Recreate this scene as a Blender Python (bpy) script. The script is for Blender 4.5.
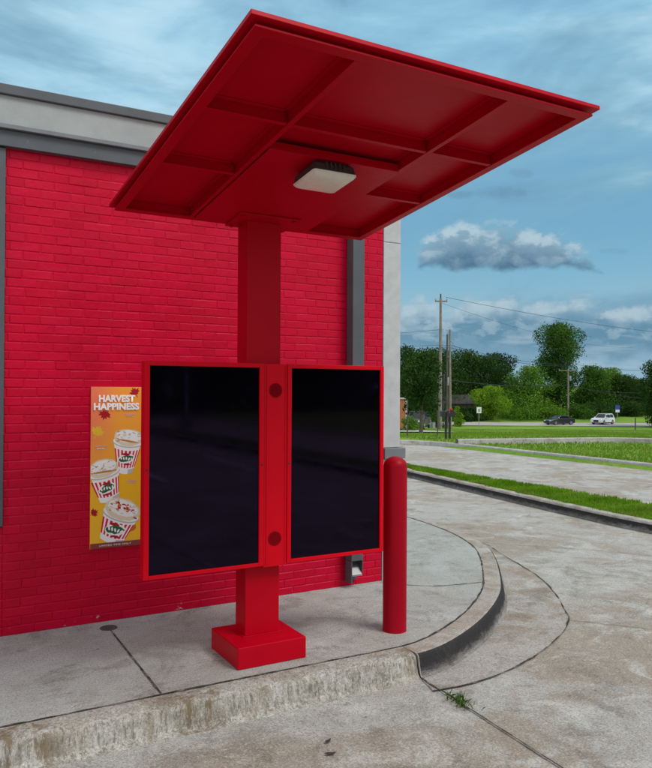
import bpy, math, random
import numpy as np
from mathutils import Vector, Matrix, Quaternion

scene = bpy.context.scene
for _o in list(bpy.data.objects):
    bpy.data.objects.remove(_o)
col = scene.collection
R = math.radians
rng = random.Random(7)

# ------------------------------------------------------------------ camera
EYE = Vector((0.0, -5.4748, 1.7))
cam_d = bpy.data.cameras.new('camera')
cam = bpy.data.objects.new('camera', cam_d)
col.objects.link(cam)
fw = Vector((0.49266, 0.87020, 0.005635)); rt = Vector((0.870187, -0.492689, 0.005673)); up = Vector((-0.007713, -0.002108, 0.999968))
cam.matrix_world = Matrix((( rt.x, up.x, -fw.x, EYE.x), (rt.y, up.y, -fw.y, EYE.y), (rt.z, up.z, -fw.z, EYE.z), (0, 0, 0, 1)))
cam_d.sensor_width = 36; cam_d.lens = 34.766; cam_d.sensor_fit = 'AUTO'
cam_d.clip_start = 0.05; cam_d.clip_end = 3000
scene.camera = cam

# ------------------------------------------------------------------ colour management
vs = scene.view_settings
vs.view_transform = 'Standard'; vs.look = 'None'; vs.gamma = 1.0; vs.use_curve_mapping = False
vs.exposure = 0.5
try:
    scene.cycles.max_bounces = 8; scene.cycles.diffuse_bounces = 4
except Exception:
    pass

# ------------------------------------------------------------------ node helpers
class G:
    """small node-tree writer"""
    def __init__(s, nt): s.nt = nt; s.n = nt.nodes; s.l = nt.links
    def put(s, inp, v):
        if isinstance(v, bpy.types.NodeSocket): s.l.new(v, inp)
        elif v is not None: inp.default_value = v
    def m(s, op, a, b=None, c=None, clamp=False):
        n = s.n.new('ShaderNodeMath'); n.operation = op; n.use_clamp = clamp
        s.put(n.inputs[0], a)
        if b is not None: s.put(n.inputs[1], b)
        if c is not None: s.put(n.inputs[2], c)
        return n.outputs[0]
    def dot(s, v, w):
        n = s.n.new('ShaderNodeVectorMath'); n.operation = 'DOT_PRODUCT'; s.put(n.inputs[0], v); s.put(n.inputs[1], w)
        return n.outputs['Value']
    def vmul(s, v, w):
        n = s.n.new('ShaderNodeVectorMath'); n.operation = 'MULTIPLY'; s.put(n.inputs[0], v); s.put(n.inputs[1], w)
        return n.outputs[0]
    def xyz(s, x, y, z):
        n = s.n.new('ShaderNodeCombineXYZ'); s.put(n.inputs[0], x); s.put(n.inputs[1], y); s.put(n.inputs[2], z)
        return n.outputs[0]
    def sep(s, v):
        n = s.n.new('ShaderNodeSeparateXYZ'); s.put(n.inputs[0], v); return n.outputs
    def noise(s, v, scale, detail=4, rough=0.55, dist=0.0):
        n = s.n.new('ShaderNodeTexNoise'); s.put(n.inputs['Vector'], v)
        n.inputs['Scale'].default_value = scale; n.inputs['Detail'].default_value = detail
        n.inputs['Roughness'].default_value = rough; n.inputs['Distortion'].default_value = dist
        return n.outputs['Fac']
    def voro(s, v, scale, feat='F1'):
        n = s.n.new('ShaderNodeTexVoronoi'); n.feature = feat; s.put(n.inputs['Vector'], v); n.inputs['Scale'].default_value = scale
        return n.outputs['Distance']
    def rng(s, v, a, b, lo=0.0, hi=1.0, smooth=True):
        n = s.n.new('ShaderNodeMapRange'); n.interpolation_type = 'SMOOTHSTEP' if smooth else 'LINEAR'
        s.put(n.inputs['Value'], v); s.put(n.inputs['From Min'], a); s.put(n.inputs['From Max'], b)
        s.put(n.inputs['To Min'], lo); s.put(n.inputs['To Max'], hi)
        return n.outputs[0]
    def mix(s, f, a, b):
        n = s.n.new('ShaderNodeMix'); n.data_type = 'RGBA'; s.put(n.inputs[0], f)
        for i, v in ((6, a), (7, b)):
            if isinstance(v, bpy.types.NodeSocket): s.l.new(v, n.inputs[i])
            else: n.inputs[i].default_value = (*v, 1)
        return n.outputs[2]
    def mapv(s, v, sc=(1, 1, 1), rot=(0, 0, 0), loc=(0, 0, 0)):
        n = s.n.new('ShaderNodeMapping'); s.put(n.inputs[0], v)
        n.inputs['Scale'].default_value = sc; n.inputs['Rotation'].default_value = rot; n.inputs['Location'].default_value = loc
        return n.outputs[0]
    def bump(s, h, strength=0.3, dist=0.01, normal=None):
        n = s.n.new('ShaderNodeBump'); n.inputs['Strength'].default_value = strength; n.inputs['Distance'].default_value = dist
        s.put(n.inputs['Height'], h)
        if normal is not None: s.put(n.inputs['Normal'], normal)
        return n.outputs[0]

# ------------------------------------------------------------------ sky
SUN_EL, SUN_AZ = 52.0, 150.0          # degrees; azimuth from +Y towards +X
world = bpy.data.worlds.new('World'); scene.world = world
world.use_nodes = True
wt = world.node_tree
for n in list(wt.nodes): wt.nodes.remove(n)
g = G(wt)
out = wt.nodes.new('ShaderNodeOutputWorld'); bg = wt.nodes.new('ShaderNodeBackground')
sky = wt.nodes.new('ShaderNodeTexSky'); sky.sky_type = 'NISHITA'; sky.sun_disc = False
sky.sun_elevation = R(SUN_EL); sky.sun_rotation = R(SUN_AZ); sky.dust_density = 0.6; sky.ozone_density = 1.5
STR = 0.1
D = wt.nodes.new('ShaderNodeTexCoord').outputs['Generated']
df = g.m('MAXIMUM', g.dot(D, (0.4927, 0.8702, 0)), 0.08)
u = g.m('DIVIDE', g.dot(D, (0.8702, -0.4927, 0)), df)
v = g.m('DIVIDE', g.sep(D)[2], df)
Dz = g.mapv(D, (1, 1, 3.2))
# thin layered cloud over a blue sky
n1 = g.noise(g.mapv(D, (1.0, 1.0, 3.6), loc=(0.3, 0.1, 0.2)), 2.1, 5, 0.55, 0.5)
n1b = g.noise(g.mapv(D, (1.4, 0.9, 5.0), rot=(0, 0.15, 0.4)), 5.0, 5, 0.6, 0.3)
thin = g.m('ADD', g.m('MULTIPLY', n1, 0.7), g.m('MULTIPLY', n1b, 0.3))
behind = g.rng(g.dot(D, (0.4927, 0.8702, 0)), 0.25, -0.3)
zen = g.rng(g.sep(D)[2], 0.52, 0.80)
veil = g.m('MAXIMUM', behind, zen)
cov = g.m('MAXIMUM', g.rng(thin, 0.36, 0.56, 0.55, 0.97), g.m('MULTIPLY', veil, 0.92))
cov = g.m('MAXIMUM', cov, g.rng(g.sep(D)[2], 0.30, 0.02, 0.0, 0.85))
blue = g.vmul(sky.outputs[0], (0.46 * STR, 0.80 * STR, 0.90 * STR))
el = g.sep(D)[2]
pale = g.mix(g.rng(el, 0.05, 0.20), (0.25, 0.355, 0.415), (0.150, 0.305, 0.395))
pale = g.mix(g.rng(el, 0.20, 0.44), pale, (0.225, 0.425, 0.55))
pale = g.mix(g.m('MULTIPLY', g.rng(u, 0.15, -0.40), g.rng(el, 0.12, 0.35)), pale, (0.28, 0.47, 0.585))
pale = g.mix(g.m('MULTIPLY', g.rng(thin, 0.48, 0.66, 0, 0.85), g.rng(el, 0.14, 0.32, 0.35, 1.0)), pale, (0.40, 0.56, 0.645))
pale = g.mix(veil, pale, (0.64, 0.67, 0.72))
c0 = g.mix(cov, blue, pale)
grey = g.rng(g.noise(g.mapv(D, (1, 1, 2.2), loc=(2, 5, 1)), 3.0, 5, 0.62, 0.5), 0.47, 0.68, 0, 0.68)
grey = g.m('MULTIPLY', grey, g.rng(veil, 1.0, 0.0))
c0 = g.mix(grey, c0, (0.115, 0.235, 0.335))
# helpers for heaped cloud: rounded billows in (azimuth, elevation) tangents
wn = g.noise(g.xyz(u, v, 0.7), 14.0, 3, 0.6)
def billow(scale, sv, seed, dv=0.0, du=0.0):
    uu_ = g.m('ADD', g.m('MULTIPLY', g.m('ADD', u, du), 1.0), g.m('MULTIPLY', wn, 0.035))
    vv_ = g.m('MULTIPLY', g.m('ADD', g.m('ADD', v, dv), g.m('MULTIPLY', wn, 0.020)), sv)
    p_ = g.xyz(uu_, vv_, seed)
    b1 = g.voro(p_, scale); b3 = g.noise(p_, scale * 1.7, 5, 0.62)
    return g.m('ADD', g.m('MULTIPLY', b1, -0.85), g.m('MULTIPLY', g.m('SUBTRACT', b3, 0.25), 1.3))       # about -0.7 .. 0.3, higher at billow centres
# low bank over the trees: bright heaped tops, dark flat bases, pale haze below
hb = billow(26.0, 1.4, 3.1); hb2 = billow(26.0, 1.4, 3.1, 0.011, -0.004)
vt = g.m('ADD', 0.112, g.m('MULTIPLY', g.m('SUBTRACT', g.noise(g.xyz(g.m('MULTIPLY', u, 5.0), 0, 1.3), 2.2, 3), 0.5), 0.075))
db = g.m('ADD', g.m('DIVIDE', g.m('SUBTRACT', vt, v), 0.013), g.m('MULTIPLY', g.m('ADD', hb, 0.25), 2.4))
dens = g.rng(db, -0.1, 1.3)
tb = g.m('ADD', g.m('SUBTRACT', vt, v), g.m('MULTIPLY', g.m('ADD', hb, 0.25), -0.020))
lb = g.rng(g.m('SUBTRACT', hb, hb2), -0.22, 0.26)
colb = g.mix(g.rng(tb, 0.0, 0.032), (0.30, 0.395, 0.455), (0.085, 0.185, 0.27))
colb = g.mix(g.rng(tb, 0.045, 0.085), colb, (0.195, 0.315, 0.40))
colb = g.mix(g.m('MULTIPLY', g.rng(lb, 0.45, 1.0), g.rng(tb, 0.07, 0.02, 0.0, 0.4)), colb, (0.32, 0.41, 0.465))
stre = g.noise(g.xyz(g.m('MULTIPLY', u, 1.0), g.m('MULTIPLY', v, 6.0), 5.0), 7.0, 4, 0.6, 0.4)
colb = g.mix(g.rng(stre, 0.50, 0.64, 0, 0.6), colb, (0.105, 0.215, 0.305))
colb = g.mix(g.rng(stre, 0.46, 0.34, 0, 0.5), colb, (0.27, 0.37, 0.435))
c0 = g.mix(g.m('MULTIPLY', dens, 0.9), c0, colb)
# one heaped cloud with a flat dark base
UC, VB, HW, HT = 0.247, 0.163, 0.130, 0.068
n3 = g.noise(g.xyz(u, g.m('MULTIPLY', v, 1.3), 7.7), 22.0, 4, 0.55, 0.2)
uu = g.m('DIVIDE', g.m('SUBTRACT', u, UC), HW)
env = g.m('SQRT', g.m('MAXIMUM', g.m('SUBTRACT', 1.0, g.m('MULTIPLY', uu, uu)), 0.0))
env = g.m('MULTIPLY', env, g.rng(uu, -1.1, 1.5, 1.12, 0.50, False))
hc, hc2 = hb, hb2
topf = g.m('ADD', g.m('DIVIDE', g.m('SUBTRACT', g.m('MULTIPLY', env, HT), g.m('SUBTRACT', v, VB)), 0.017), g.m('MULTIPLY', g.m('ADD', hc, 0.22), 2.2))
basef = g.m('ADD', g.m('DIVIDE', g.m('SUBTRACT', v, VB), 0.008), g.m('ADD', 0.5, g.m('MULTIPLY', g.m('SUBTRACT', n3, 0.5), 3.5)))
sidef = g.m('ADD', g.m('MULTIPLY', g.m('SUBTRACT', env, 0.25), 5.0), g.m('MULTIPLY', g.m('SUBTRACT', n3, 0.5), 4.5))
d3 = g.rng(g.m('MINIMUM', g.m('MINIMUM', topf, basef), sidef), -0.1, 1.25)
t3 = g.m('DIVIDE', g.m('SUBTRACT', v, VB), g.m('ADD', g.m('MULTIPLY', env, HT), 0.010))
t3 = g.m('ADD', t3, g.m('MULTIPLY', g.m('ADD', hc, 0.25), 0.45))
lc = g.rng(g.m('SUBTRACT', hc, hc2), -0.24, 0.26)
cl3 = g.mix(g.rng(t3, -0.05, 0.62), (0.038, 0.100, 0.175), (0.170, 0.268, 0.345))
cl3 = g.mix(g.rng(t3, 0.45, 1.0), cl3, (0.285, 0.39, 0.455))
cl3 = g.mix(g.m('MULTIPLY', g.rng(lc, 0.45, 1.0), g.rng(t3, 0.2, 0.85, 0.05, 0.48)), cl3, (0.345, 0.445, 0.505))
cl3 = g.mix(g.m('MULTIPLY', g.rng(lc, 0.5, 0.0), g.rng(t3, 0.0, 0.6, 0.15, 0.5)), cl3, (0.12, 0.21, 0.29))
c0 = g.mix(g.m('MULTIPLY', d3, 0.95), c0, cl3)
# small grey wisps above and beside it
for (wu, wv, hw, hh, am) in ((0.235, 0.266, 0.042, 0.011, 0.75), (0.180, 0.262, 0.020, 0.007, 0.55), (0.262, 0.292, 0.018, 0.007, 0.4), (0.385, 0.186, 0.024, 0.007, 0.6)):
    eu = g.m('DIVIDE', g.m('SUBTRACT', u, wu), hw); ev = g.m('DIVIDE', g.m('SUBTRACT', v, wv), hh)
    e = g.m('SUBTRACT', 1.0, g.m('ADD', g.m('MULTIPLY', eu, eu), g.m('MULTIPLY', ev, ev)))
    e = g.m('ADD', e, g.m('MULTIPLY', g.m('SUBTRACT', n3, 0.5), 3.2))
    c0 = g.mix(g.rng(e, 0.0, 1.3, 0.0, am), c0, (0.10, 0.205, 0.29))
c0 = g.vmul(c0, (1 / STR, 1 / STR, 1 / STR))
wt.links.new(c0, bg.inputs[0]); bg.inputs[1].default_value = STR
wt.links.new(bg.outputs[0], out.inputs[0])

# ------------------------------------------------------------------ sun (veiled)
sun_d = bpy.data.lights.new('sun', 'SUN'); sun_d.energy = 1.5; sun_d.angle = R(22); sun_d.color = (1.0, 0.96, 0.90)
sun = bpy.data.objects.new('sun', sun_d); col.objects.link(sun)
sv = Vector((math.sin(R(SUN_AZ)) * math.cos(R(SUN_EL)), math.cos(R(SUN_AZ)) * math.cos(R(SUN_EL)), math.sin(R(SUN_EL))))
sun.rotation_euler = sv.to_track_quat('Z', 'Y').to_euler(); sun.location = (0, -20, 30)

# ------------------------------------------------------------------ materials
def new_mat(name):
    m = bpy.data.materials.new(name); m.use_nodes = True
    nt = m.node_tree; b = nt.nodes['Principled BSDF']
    return m, G(nt), b
def simple(name, c, rough=0.6, metal=0.0, var=0.12, scale=6.0, bump=0.0, bscale=60.0, spec=0.5):
    m, g, b = new_mat(name)
    P = g.n.new('ShaderNodeTexCoord').outputs['Object']
    f = g.noise(P, scale, 5, 0.6)
    lo = tuple(x * (1 - var) for x in c); hi = tuple(min(1, x * (1 + var)) for x in c)
    g.put(b.inputs['Base Color'], g.mix(g.rng(f, 0.3, 0.7), lo, hi))
    b.inputs['Roughness'].default_value = rough; b.inputs['Metallic'].default_value = metal
    b.inputs['Specular IOR Level'].default_value = spec
    g.put(b.inputs['Roughness'], g.rng(g.noise(P, scale * 2.3, 4), 0.3, 0.7, rough * 0.88, min(1, rough * 1.12)))
    if bump: g.put(b.inputs['Normal'], g.bump(g.noise(P, bscale, 4), bump, 0.004))
    return m
def flat(name, c, rough=0.5, spec=0.3):
    m, g, b = new_mat(name); b.inputs['Base Color'].default_value = (*c, 1); b.inputs['Roughness'].default_value = rough
    b.inputs['Specular IOR Level'].default_value = spec
    return m

def concrete(name, base, brown, pale, brown_amt=0.5, streak=False, black=0.0, broom=None, pits=True, seed=0.0, stain_scale=0.9):
    m, g, b = new_mat(name)
    P = g.mapv(g.n.new('ShaderNodeTexCoord').outputs['Object'], loc=(seed, seed * 0.7, 0))
    big = g.noise(P, stain_scale, 7, 0.68, 1.0)
    mid = g.noise(P, 6.0, 8, 0.72, 0.4)
    fine = g.noise(P, 85.0, 5, 0.8)
    grit = g.noise(g.mapv(P, loc=(5, 2, 0)), 210.0, 3, 0.8)
    c = g.mix(g.rng(big, 0.44, 0.58, 0, brown_amt), base, brown)
    big2 = g.noise(g.mapv(P, loc=(4, 9, 2)), 1.5, 8, 0.72, 1.2)
    c = g.mix(g.rng(big2, 0.50, 0.66, 0, 0.8), c, pale)
    big3 = g.noise(g.mapv(P, loc=(14, 3, 2)), 2.4, 7, 0.70, 0.8)
    c = g.mix(g.rng(big3, 0.50, 0.66, 0, 0.50), c, tuple(x * 0.58 for x in brown))
    c = g.mix(g.rng(mid, 0.48, 0.30, 0.0, 0.38), c, tuple(x * 0.45 for x in base))
    c = g.mix(g.rng(mid, 0.56, 0.70, 0.0, 0.50), c, tuple(min(1, x * 1.12) for x in pale))
    c = g.mix(g.rng(fine, 0.50, 0.36, 0.0, 0.75), c, tuple(x * 0.34 for x in base))
    c = g.mix(g.rng(fine, 0.53, 0.68, 0.0, 0.58), c, tuple(min(1, x * 1.45) for x in pale))
    c = g.mix(g.rng(grit, 0.48, 0.34, 0.0, 0.72), c, tuple(x * 0.30 for x in base))
    if streak:
        where = g.noise(g.mapv(P, (1, 1, 0.02), loc=(2, 0, 0)), 1.3, 3, 0.6)
        st = g.noise(g.mapv(P, (1, 1, 0.035)), 6.5, 6, 0.75)
        c = g.mix(g.m('MULTIPLY', g.rng(st, 0.48, 0.56, 0, 0.9), g.rng(where, 0.42, 0.56)), c, (0.165, 0.118, 0.062))
        st2 = g.noise(g.mapv(P, (1, 1, 0.04), loc=(7, 3, 0)), 16.0, 6, 0.78)
        c = g.mix(g.rng(st2, 0.50, 0.62, 0, 0.48), c, (0.56, 0.55, 0.51))
        st3 = g.noise(g.mapv(P, (1, 1, 0.05), loc=(1, 8, 0)), 60.0, 5, 0.8)
        c = g.mix(g.rng(st3, 0.49, 0.62, 0, 0.75), c, (0.12, 0.108, 0.088))
        c = g.mix(g.rng(g.noise(g.mapv(P, (1, 1, 2.2), loc=(3, 8, 4)), 3.2, 7, 0.78, 1.0), 0.60, 0.68, 0, 0.6), c, (0.10, 0.095, 0.085))
    if black:      # tyre rubber scraped along the upper part of the face
        zz = g.sep(P)[2]
        k = g.noise(g.mapv(P, (1, 1, 2.0)), 6.0, 8, 0.78, 0.6)
        k2 = g.noise(g.mapv(P, (0.5, 0.5, 5.0)), 40.0, 5, 0.8)
        rub = g.rng(g.m('ADD', zz, g.m('ADD', g.m('MULTIPLY', g.m('SUBTRACT', k, 0.5), 0.16), g.m('MULTIPLY', g.m('SUBTRACT', k2, 0.5), 0.09))), -0.145, -0.075, 0.12, black)
        c = g.mix(rub, c, (0.020, 0.019, 0.020))
    if pits:
        vo = g.voro(P, 9.0)
        sel = g.rng(g.noise(P, 5.0, 2), 0.60, 0.63)
        c = g.mix(g.m('MULTIPLY', g.rng(vo, g.m('MULTIPLY', grit, 0.2), 0.05), g.m('MULTIPLY', sel, 0.8)), c, (0.05, 0.045, 0.04))
    # hairline crazing
    vein = g.m('ABSOLUTE', g.m('SUBTRACT', g.noise(g.mapv(P, loc=(3, 1, 0)), 1.6, 8, 0.7, 1.0), 0.5))
    c = g.mix(g.m('MULTIPLY', g.rng(vein, 0.010, 0.0, 0, 0.55), g.rng(big3, 0.45, 0.55)), c, (0.085, 0.072, 0.06))
    g.put(b.inputs['Base Color'], c)
    b.inputs['Roughness'].default_value = 0.86; b.inputs['Specular IOR Level'].default_value = 0.25
    h = g.m('ADD', g.m('MULTIPLY', fine, 0.7), g.m('MULTIPLY', mid, 0.6))
    if broom is not None:
        w = g.noise(g.mapv(P, broom), 34.0, 3, 0.6)
        h = g.m('ADD', h, g.m('MULTIPLY', w, 0.8))
    g.put(b.inputs['Normal'], g.bump(h, 0.35 if streak else 0.7, 0.012))
    return m

RED = (0.51, 0.0004, 0.024)
def red_metal(name, c, rough=0.38, bump=0.03):
    m, g, b = new_mat(name)
    P = g.n.new('ShaderNodeTexCoord').outputs['Object']
    f = g.noise(P, 3.5, 6, 0.65)
    g.put(b.inputs['Base Color'], g.mix(g.rng(f, 0.3, 0.7), tuple(x * 0.96 for x in c), tuple(x * 1.04 for x in c)))
    dust = g.noise(P, 22.0, 6, 0.7)
    g.put(b.inputs['Roughness'], g.rng(dust, 0.3, 0.72, rough * 0.92, rough * 1.12))
    b.inputs['Specular IOR Level'].default_value = 0.11
    g.put(b.inputs['Normal'], g.bump(g.noise(P, 140.0, 3), bump, 0.002))
    return m
M = {}
M['red'] = red_metal('red_powder_coat', (0.45, 0.0004, 0.0105))
M['red_bright'] = red_metal('red_display_paint', (0.62, 0.0008, 0.0105), 0.42)
M['red_bollard'] = red_metal('red_bollard_paint', (0.32, 0.0008, 0.010), 0.42, 0.10)
M['grille_hole'] = flat('grille_hole', (0.09, 0.0005, 0.002), 0.9, 0.05)
M['black'] = simple('black_plastic', (0.012, 0.012, 0.013), 0.5)
M['dark_grille'] = flat('dark_red_mesh', (0.27, 0.0008, 0.006), 0.8, 0.08)
M['charcoal'] = simple('charcoal_painted_metal', (0.075, 0.085, 0.095), 0.5, var=0.08)
M['charcoal_light'] = simple('grey_painted_trim', (0.16, 0.175, 0.185), 0.5, var=0.08)
M['galv'] = simple('pale_spout_metal', (0.42, 0.42, 0.41), 0.5)
M['stucco'] = simple('pale_grey_stucco', (0.47, 0.485, 0.485), 0.9, var=0.07, scale=9, bump=0.35, bscale=120)
M['stucco_band'] = simple('grey_green_stucco_band', (0.34, 0.37, 0.365), 0.9, var=0.06, scale=5, bump=0.3, bscale=120)
M['roofing'] = simple('roof_membrane', (0.5, 0.5, 0.5), 0.9)
M['bronze'] = simple('dark_bronze_metal', (0.045, 0.038, 0.036), 0.5)
M['lens'] = simple('frosted_lens', (0.74, 0.68, 0.60), 0.32, var=0.04, scale=30)
# screen glass
m, g, b = new_mat('black_screen_glass')
P = g.n.new('ShaderNodeTexCoord').outputs['Object']
g.put(b.inputs['Base Color'], g.mix(g.rng(g.noise(P, 2.0, 4), 0.3, 0.7), (0.0008, 0.0006, 0.0016), (0.0018, 0.0011, 0.0032)))
g.put(b.inputs['Roughness'], g.rng(g.noise(P, 9.0, 5), 0.3, 0.7, 0.03, 0.07)); b.inputs['IOR'].default_value = 1.34
b.inputs['Specular Tint'].default_value = (0.66, 0.46, 1.0, 1)
M['glass'] = m
m, g, b = new_mat('window_glass')
b.inputs['Base Color'].default_value = (0.01, 0.012, 0.014, 1); b.inputs['Roughness'].default_value = 0.03
M['window'] = m
# painted brick
m, g, b = new_mat('red_painted_brick')
P = g.n.new('ShaderNodeTexCoord').outputs['Object']
isl = g.n.new('ShaderNodeNewGeometry').outputs['Random Per Island']
f = g.noise(P, 1.6, 6, 0.65)
c = g.mix(g.rng(f, 0.3, 0.72), tuple(x * 0.86 for x in RED), tuple(x * 1.06 for x in RED))
c = g.mix(g.m('MULTIPLY', isl, 0.45), c, (0.62, 0.0012, 0.040))
c = g.mix(g.rng(g.noise(P, 48.0, 5, 0.7), 0.56, 0.74, 0, 0.25), c, (0.38, 0.0008, 0.013))
z = g.sep(P)[2]
chip = g.m('MULTIPLY', g.rng(z, 0.075, 0.03), g.rng(g.noise(g.mapv(P, (1, 1, 1.6), loc=(0.35, 0, 0)), 8.5, 5, 0.65), 0.64, 0.655))
c = g.mix(chip, c, (0.42, 0.36, 0.33))
g.put(b.inputs['Base Color'], c)
g.put(b.inputs['Roughness'], g.rng(g.noise(P, 30.0, 5), 0.3, 0.7, 0.34, 0.52)); b.inputs['Specular IOR Level'].default_value = 0.16
g.put(b.inputs['Normal'], g.bump(g.m('ADD', g.noise(P, 55.0, 5, 0.65), g.m('MULTIPLY', g.noise(P, 11.0, 3), 1.2)), 0.35, 0.006))
M['brick'] = m

M['walk'] = concrete('sidewalk_concrete', (0.42, 0.433, 0.405), (0.345, 0.325, 0.27), (0.51, 0.525, 0.50), 0.5, broom=(0.06, 1.0, 1), seed=2.0)
M['road'] = concrete('drive_concrete', (0.42, 0.408, 0.37), (0.32, 0.262, 0.195), (0.57, 0.56, 0.515), 0.85, broom=(1, 0.1, 1), seed=11.0, stain_scale=0.55)
M['gutter'] = concrete('gutter_concrete', (0.41, 0.38, 0.34), (0.30, 0.235, 0.17), (0.50, 0.48, 0.44), 0.9, seed=5.0, stain_scale=1.3)
M['kerb_streaked'] = concrete('streaked_kerb_concrete', (0.44, 0.425, 0.385), (0.33, 0.28, 0.20), (0.54, 0.535, 0.50), 0.5, streak=True, seed=3.0)
M['kerb'] = concrete('kerb_concrete', (0.42, 0.385, 0.34), (0.31, 0.24, 0.175), (0.52, 0.50, 0.46), 0.7, seed=8.0, stain_scale=2.0)
M['kerb_black'] = concrete('tyre_scuffed_kerb', (0.30, 0.28, 0.255), (0.2, 0.17, 0.14), (0.40, 0.38, 0.35), 0.5, black=0.96, seed=6.0)
M['far_kerb'] = concrete('far_kerb_concrete', (0.46, 0.45, 0.43), (0.36, 0.32, 0.27), (0.56, 0.55, 0.52), 0.5, seed=1.0)
m, g, b = new_mat('joint_filler')
P = g.n.new('ShaderNodeTexCoord').outputs['Object']
c = g.mix(g.rng(g.noise(P, 9.0, 6, 0.75), 0.48, 0.66, 0, 0.85), (0.045, 0.040, 0.036), (0.27, 0.25, 0.215))
c = g.mix(g.rng(g.noise(P, 70.0, 4, 0.75), 0.5, 0.66, 0, 0.6), c, (0.16, 0.14, 0.115))
g.put(b.inputs['Base Color'], c); b.inputs['Roughness'].default_value = 0.95; b.inputs['Specular IOR Level'].default_value = 0.1
M['joint'] = m
M['asphalt'] = simple('far_road_surface', (0.34, 0.32, 0.295), 0.9, var=0.12, scale=0.3)
M['white_paint'] = simple('white_line_paint', (0.85, 0.85, 0.83), 0.7)

def grass_mat(name, a, bcol, ccol, scale):
    m, g, b = new_mat(name)
    P = g.n.new('ShaderNodeTexCoord').outputs['Object']
    c = g.mix(g.rng(g.noise(P, scale, 6, 0.65), 0.35, 0.65), a, bcol)
    c = g.mix(g.rng(g.noise(P, scale * 6, 5, 0.7), 0.5, 0.72, 0, 0.7), c, ccol)
    c = g.mix(g.rng(g.noise(P, scale * 40, 5, 0.8), 0.45, 0.7, 0, 0.5), c, tuple(x * 0.5 for x in a))
    g.put(b.inputs['Base Color'], c); b.inputs['Roughness'].default_value = 0.9; b.inputs['Specular IOR Level'].default_value = 0.15
    g.put(b.inputs['Normal'], g.bump(g.noise(P, scale * 30, 4, 0.8), 0.8, 0.08))
    return m
M['lawn'] = grass_mat('meadow_grass', (0.125, 0.245, 0.024), (0.18, 0.31, 0.03), (0.26, 0.28, 0.08), 0.18)
M['turf'] = grass_mat('mown_turf', (0.10, 0.20, 0.014), (0.15, 0.24, 0.022), (0.22, 0.19, 0.07), 0.9)
def leaf_mat(name, a, bcol, trans=0.35, clump=0.6, straw=False):
    m = bpy.data.materials.new(name); m.use_nodes = True; nt = m.node_tree; g = G(nt)
    nt.nodes.remove(nt.nodes['Principled BSDF'])
    isl = g.n.new('ShaderNodeNewGeometry').outputs['Random Per Island']
    P = g.n.new('ShaderNodeTexCoord').outputs['Object']
    n = g.noise(P, clump, 3, 0.6)
    f = g.m('ADD', g.m('MULTIPLY', isl, 0.40), g.m('MULTIPLY', g.rng(n, 0.38, 0.62), 0.60))
    c = g.mix(f, a, bcol)
    d = g.n.new('ShaderNodeBsdfDiffuse'); t = g.n.new('ShaderNodeBsdfTranslucent'); mx = g.n.new('ShaderNodeMixShader')
    if straw: c = g.mix(g.m('MULTIPLY', g.rng(g.noise(P, 1.1, 5, 0.7), 0.50, 0.66, 0.05, 0.75), g.rng(isl, 0.45, 0.55)), c, (0.30, 0.27, 0.09))
    g.put(d.inputs[0], c); g.put(t.inputs[0], c); mx.inputs[0].default_value = trans
    nt.links.new(d.outputs[0], mx.inputs[1]); nt.links.new(t.outputs[0], mx.inputs[2])
    nt.links.new(mx.outputs[0], nt.nodes['Material Output'].inputs[0])
    return m
M['leaf_dark'] = leaf_mat('dark_leaves', (0.0218, 0.0545, 0.0143), (0.0545, 0.1138, 0.0223))
M['leaf_mid'] = leaf_mat('green_leaves', (0.0322, 0.0858, 0.0155), (0.0858, 0.177, 0.0251))
M['leaf_light'] = leaf_mat('light_green_leaves', (0.0639, 0.1509, 0.0188), (0.1509, 0.2903, 0.0314))
M['leaf_yellow'] = leaf_mat('yellow_green_leaves', (0.12, 0.24, 0.02), (0.24, 0.40, 0.03), 0.45)
M['leaf_blue'] = leaf_mat('deep_green_needles', (0.0184, 0.0459, 0.0184), (0.0357, 0.0765, 0.0257))
M['blade'] = leaf_mat('grass_blades', (0.10, 0.23, 0.010), (0.24, 0.42, 0.022), 0.4, 1.5, True)
M['blade_far'] = leaf_mat('field_grass_blades', (0.13, 0.25, 0.020), (0.25, 0.37, 0.045), 0.4, 0.3, True)
M['weed'] = leaf_mat('weed_blades', (0.035, 0.085, 0.012), (0.10, 0.19, 0.025), 0.4, 30)
M['bark'] = simple('grey_brown_bark', (0.12, 0.095, 0.075), 0.95, var=0.3, scale=4, bump=0.6, bscale=15)
M['pole'] = simple('weathered_pole_wood', (0.22, 0.185, 0.15), 0.9, var=0.2, scale=2, bump=0.4, bscale=30)
M['pole_dark'] = simple('dark_creosote_wood', (0.08, 0.07, 0.06), 0.9, var=0.2, scale=2)
M['wire'] = flat('cable_black', (0.03, 0.03, 0.035), 0.6)
M['porcelain'] = simple('grey_insulator', (0.32, 0.31, 0.30), 0.3)
M['transformer'] = simple('grey_transformer_steel', (0.24, 0.25, 0.26), 0.5)
M['sign_white'] = simple('white_sign_sheet', (0.72, 0.73, 0.74), 0.5)
M['sign_blue'] = simple('blue_sign_sheet', (0.02, 0.06, 0.26), 0.5)
M['steel'] = simple('galvanised_post', (0.30, 0.31, 0.31), 0.5, metal=0.3)
M['orange_brick'] = simple('orange_brick', (0.36, 0.135, 0.05), 0.9, var=0.2, scale=10)
M['limestone'] = simple('pale_limestone', (0.50, 0.47, 0.42), 0.9)
M['black_iron'] = simple('black_iron', (0.02, 0.02, 0.022), 0.5)
M['flag_red'] = simple('red_flag_plastic', (0.5, 0.02, 0.02), 0.5)
M['tyre'] = simple('tyre_rubber', (0.02, 0.02, 0.02), 0.9)
M['rim'] = simple('alloy_rim', (0.45, 0.46, 0.47), 0.35, metal=0.7)
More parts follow.
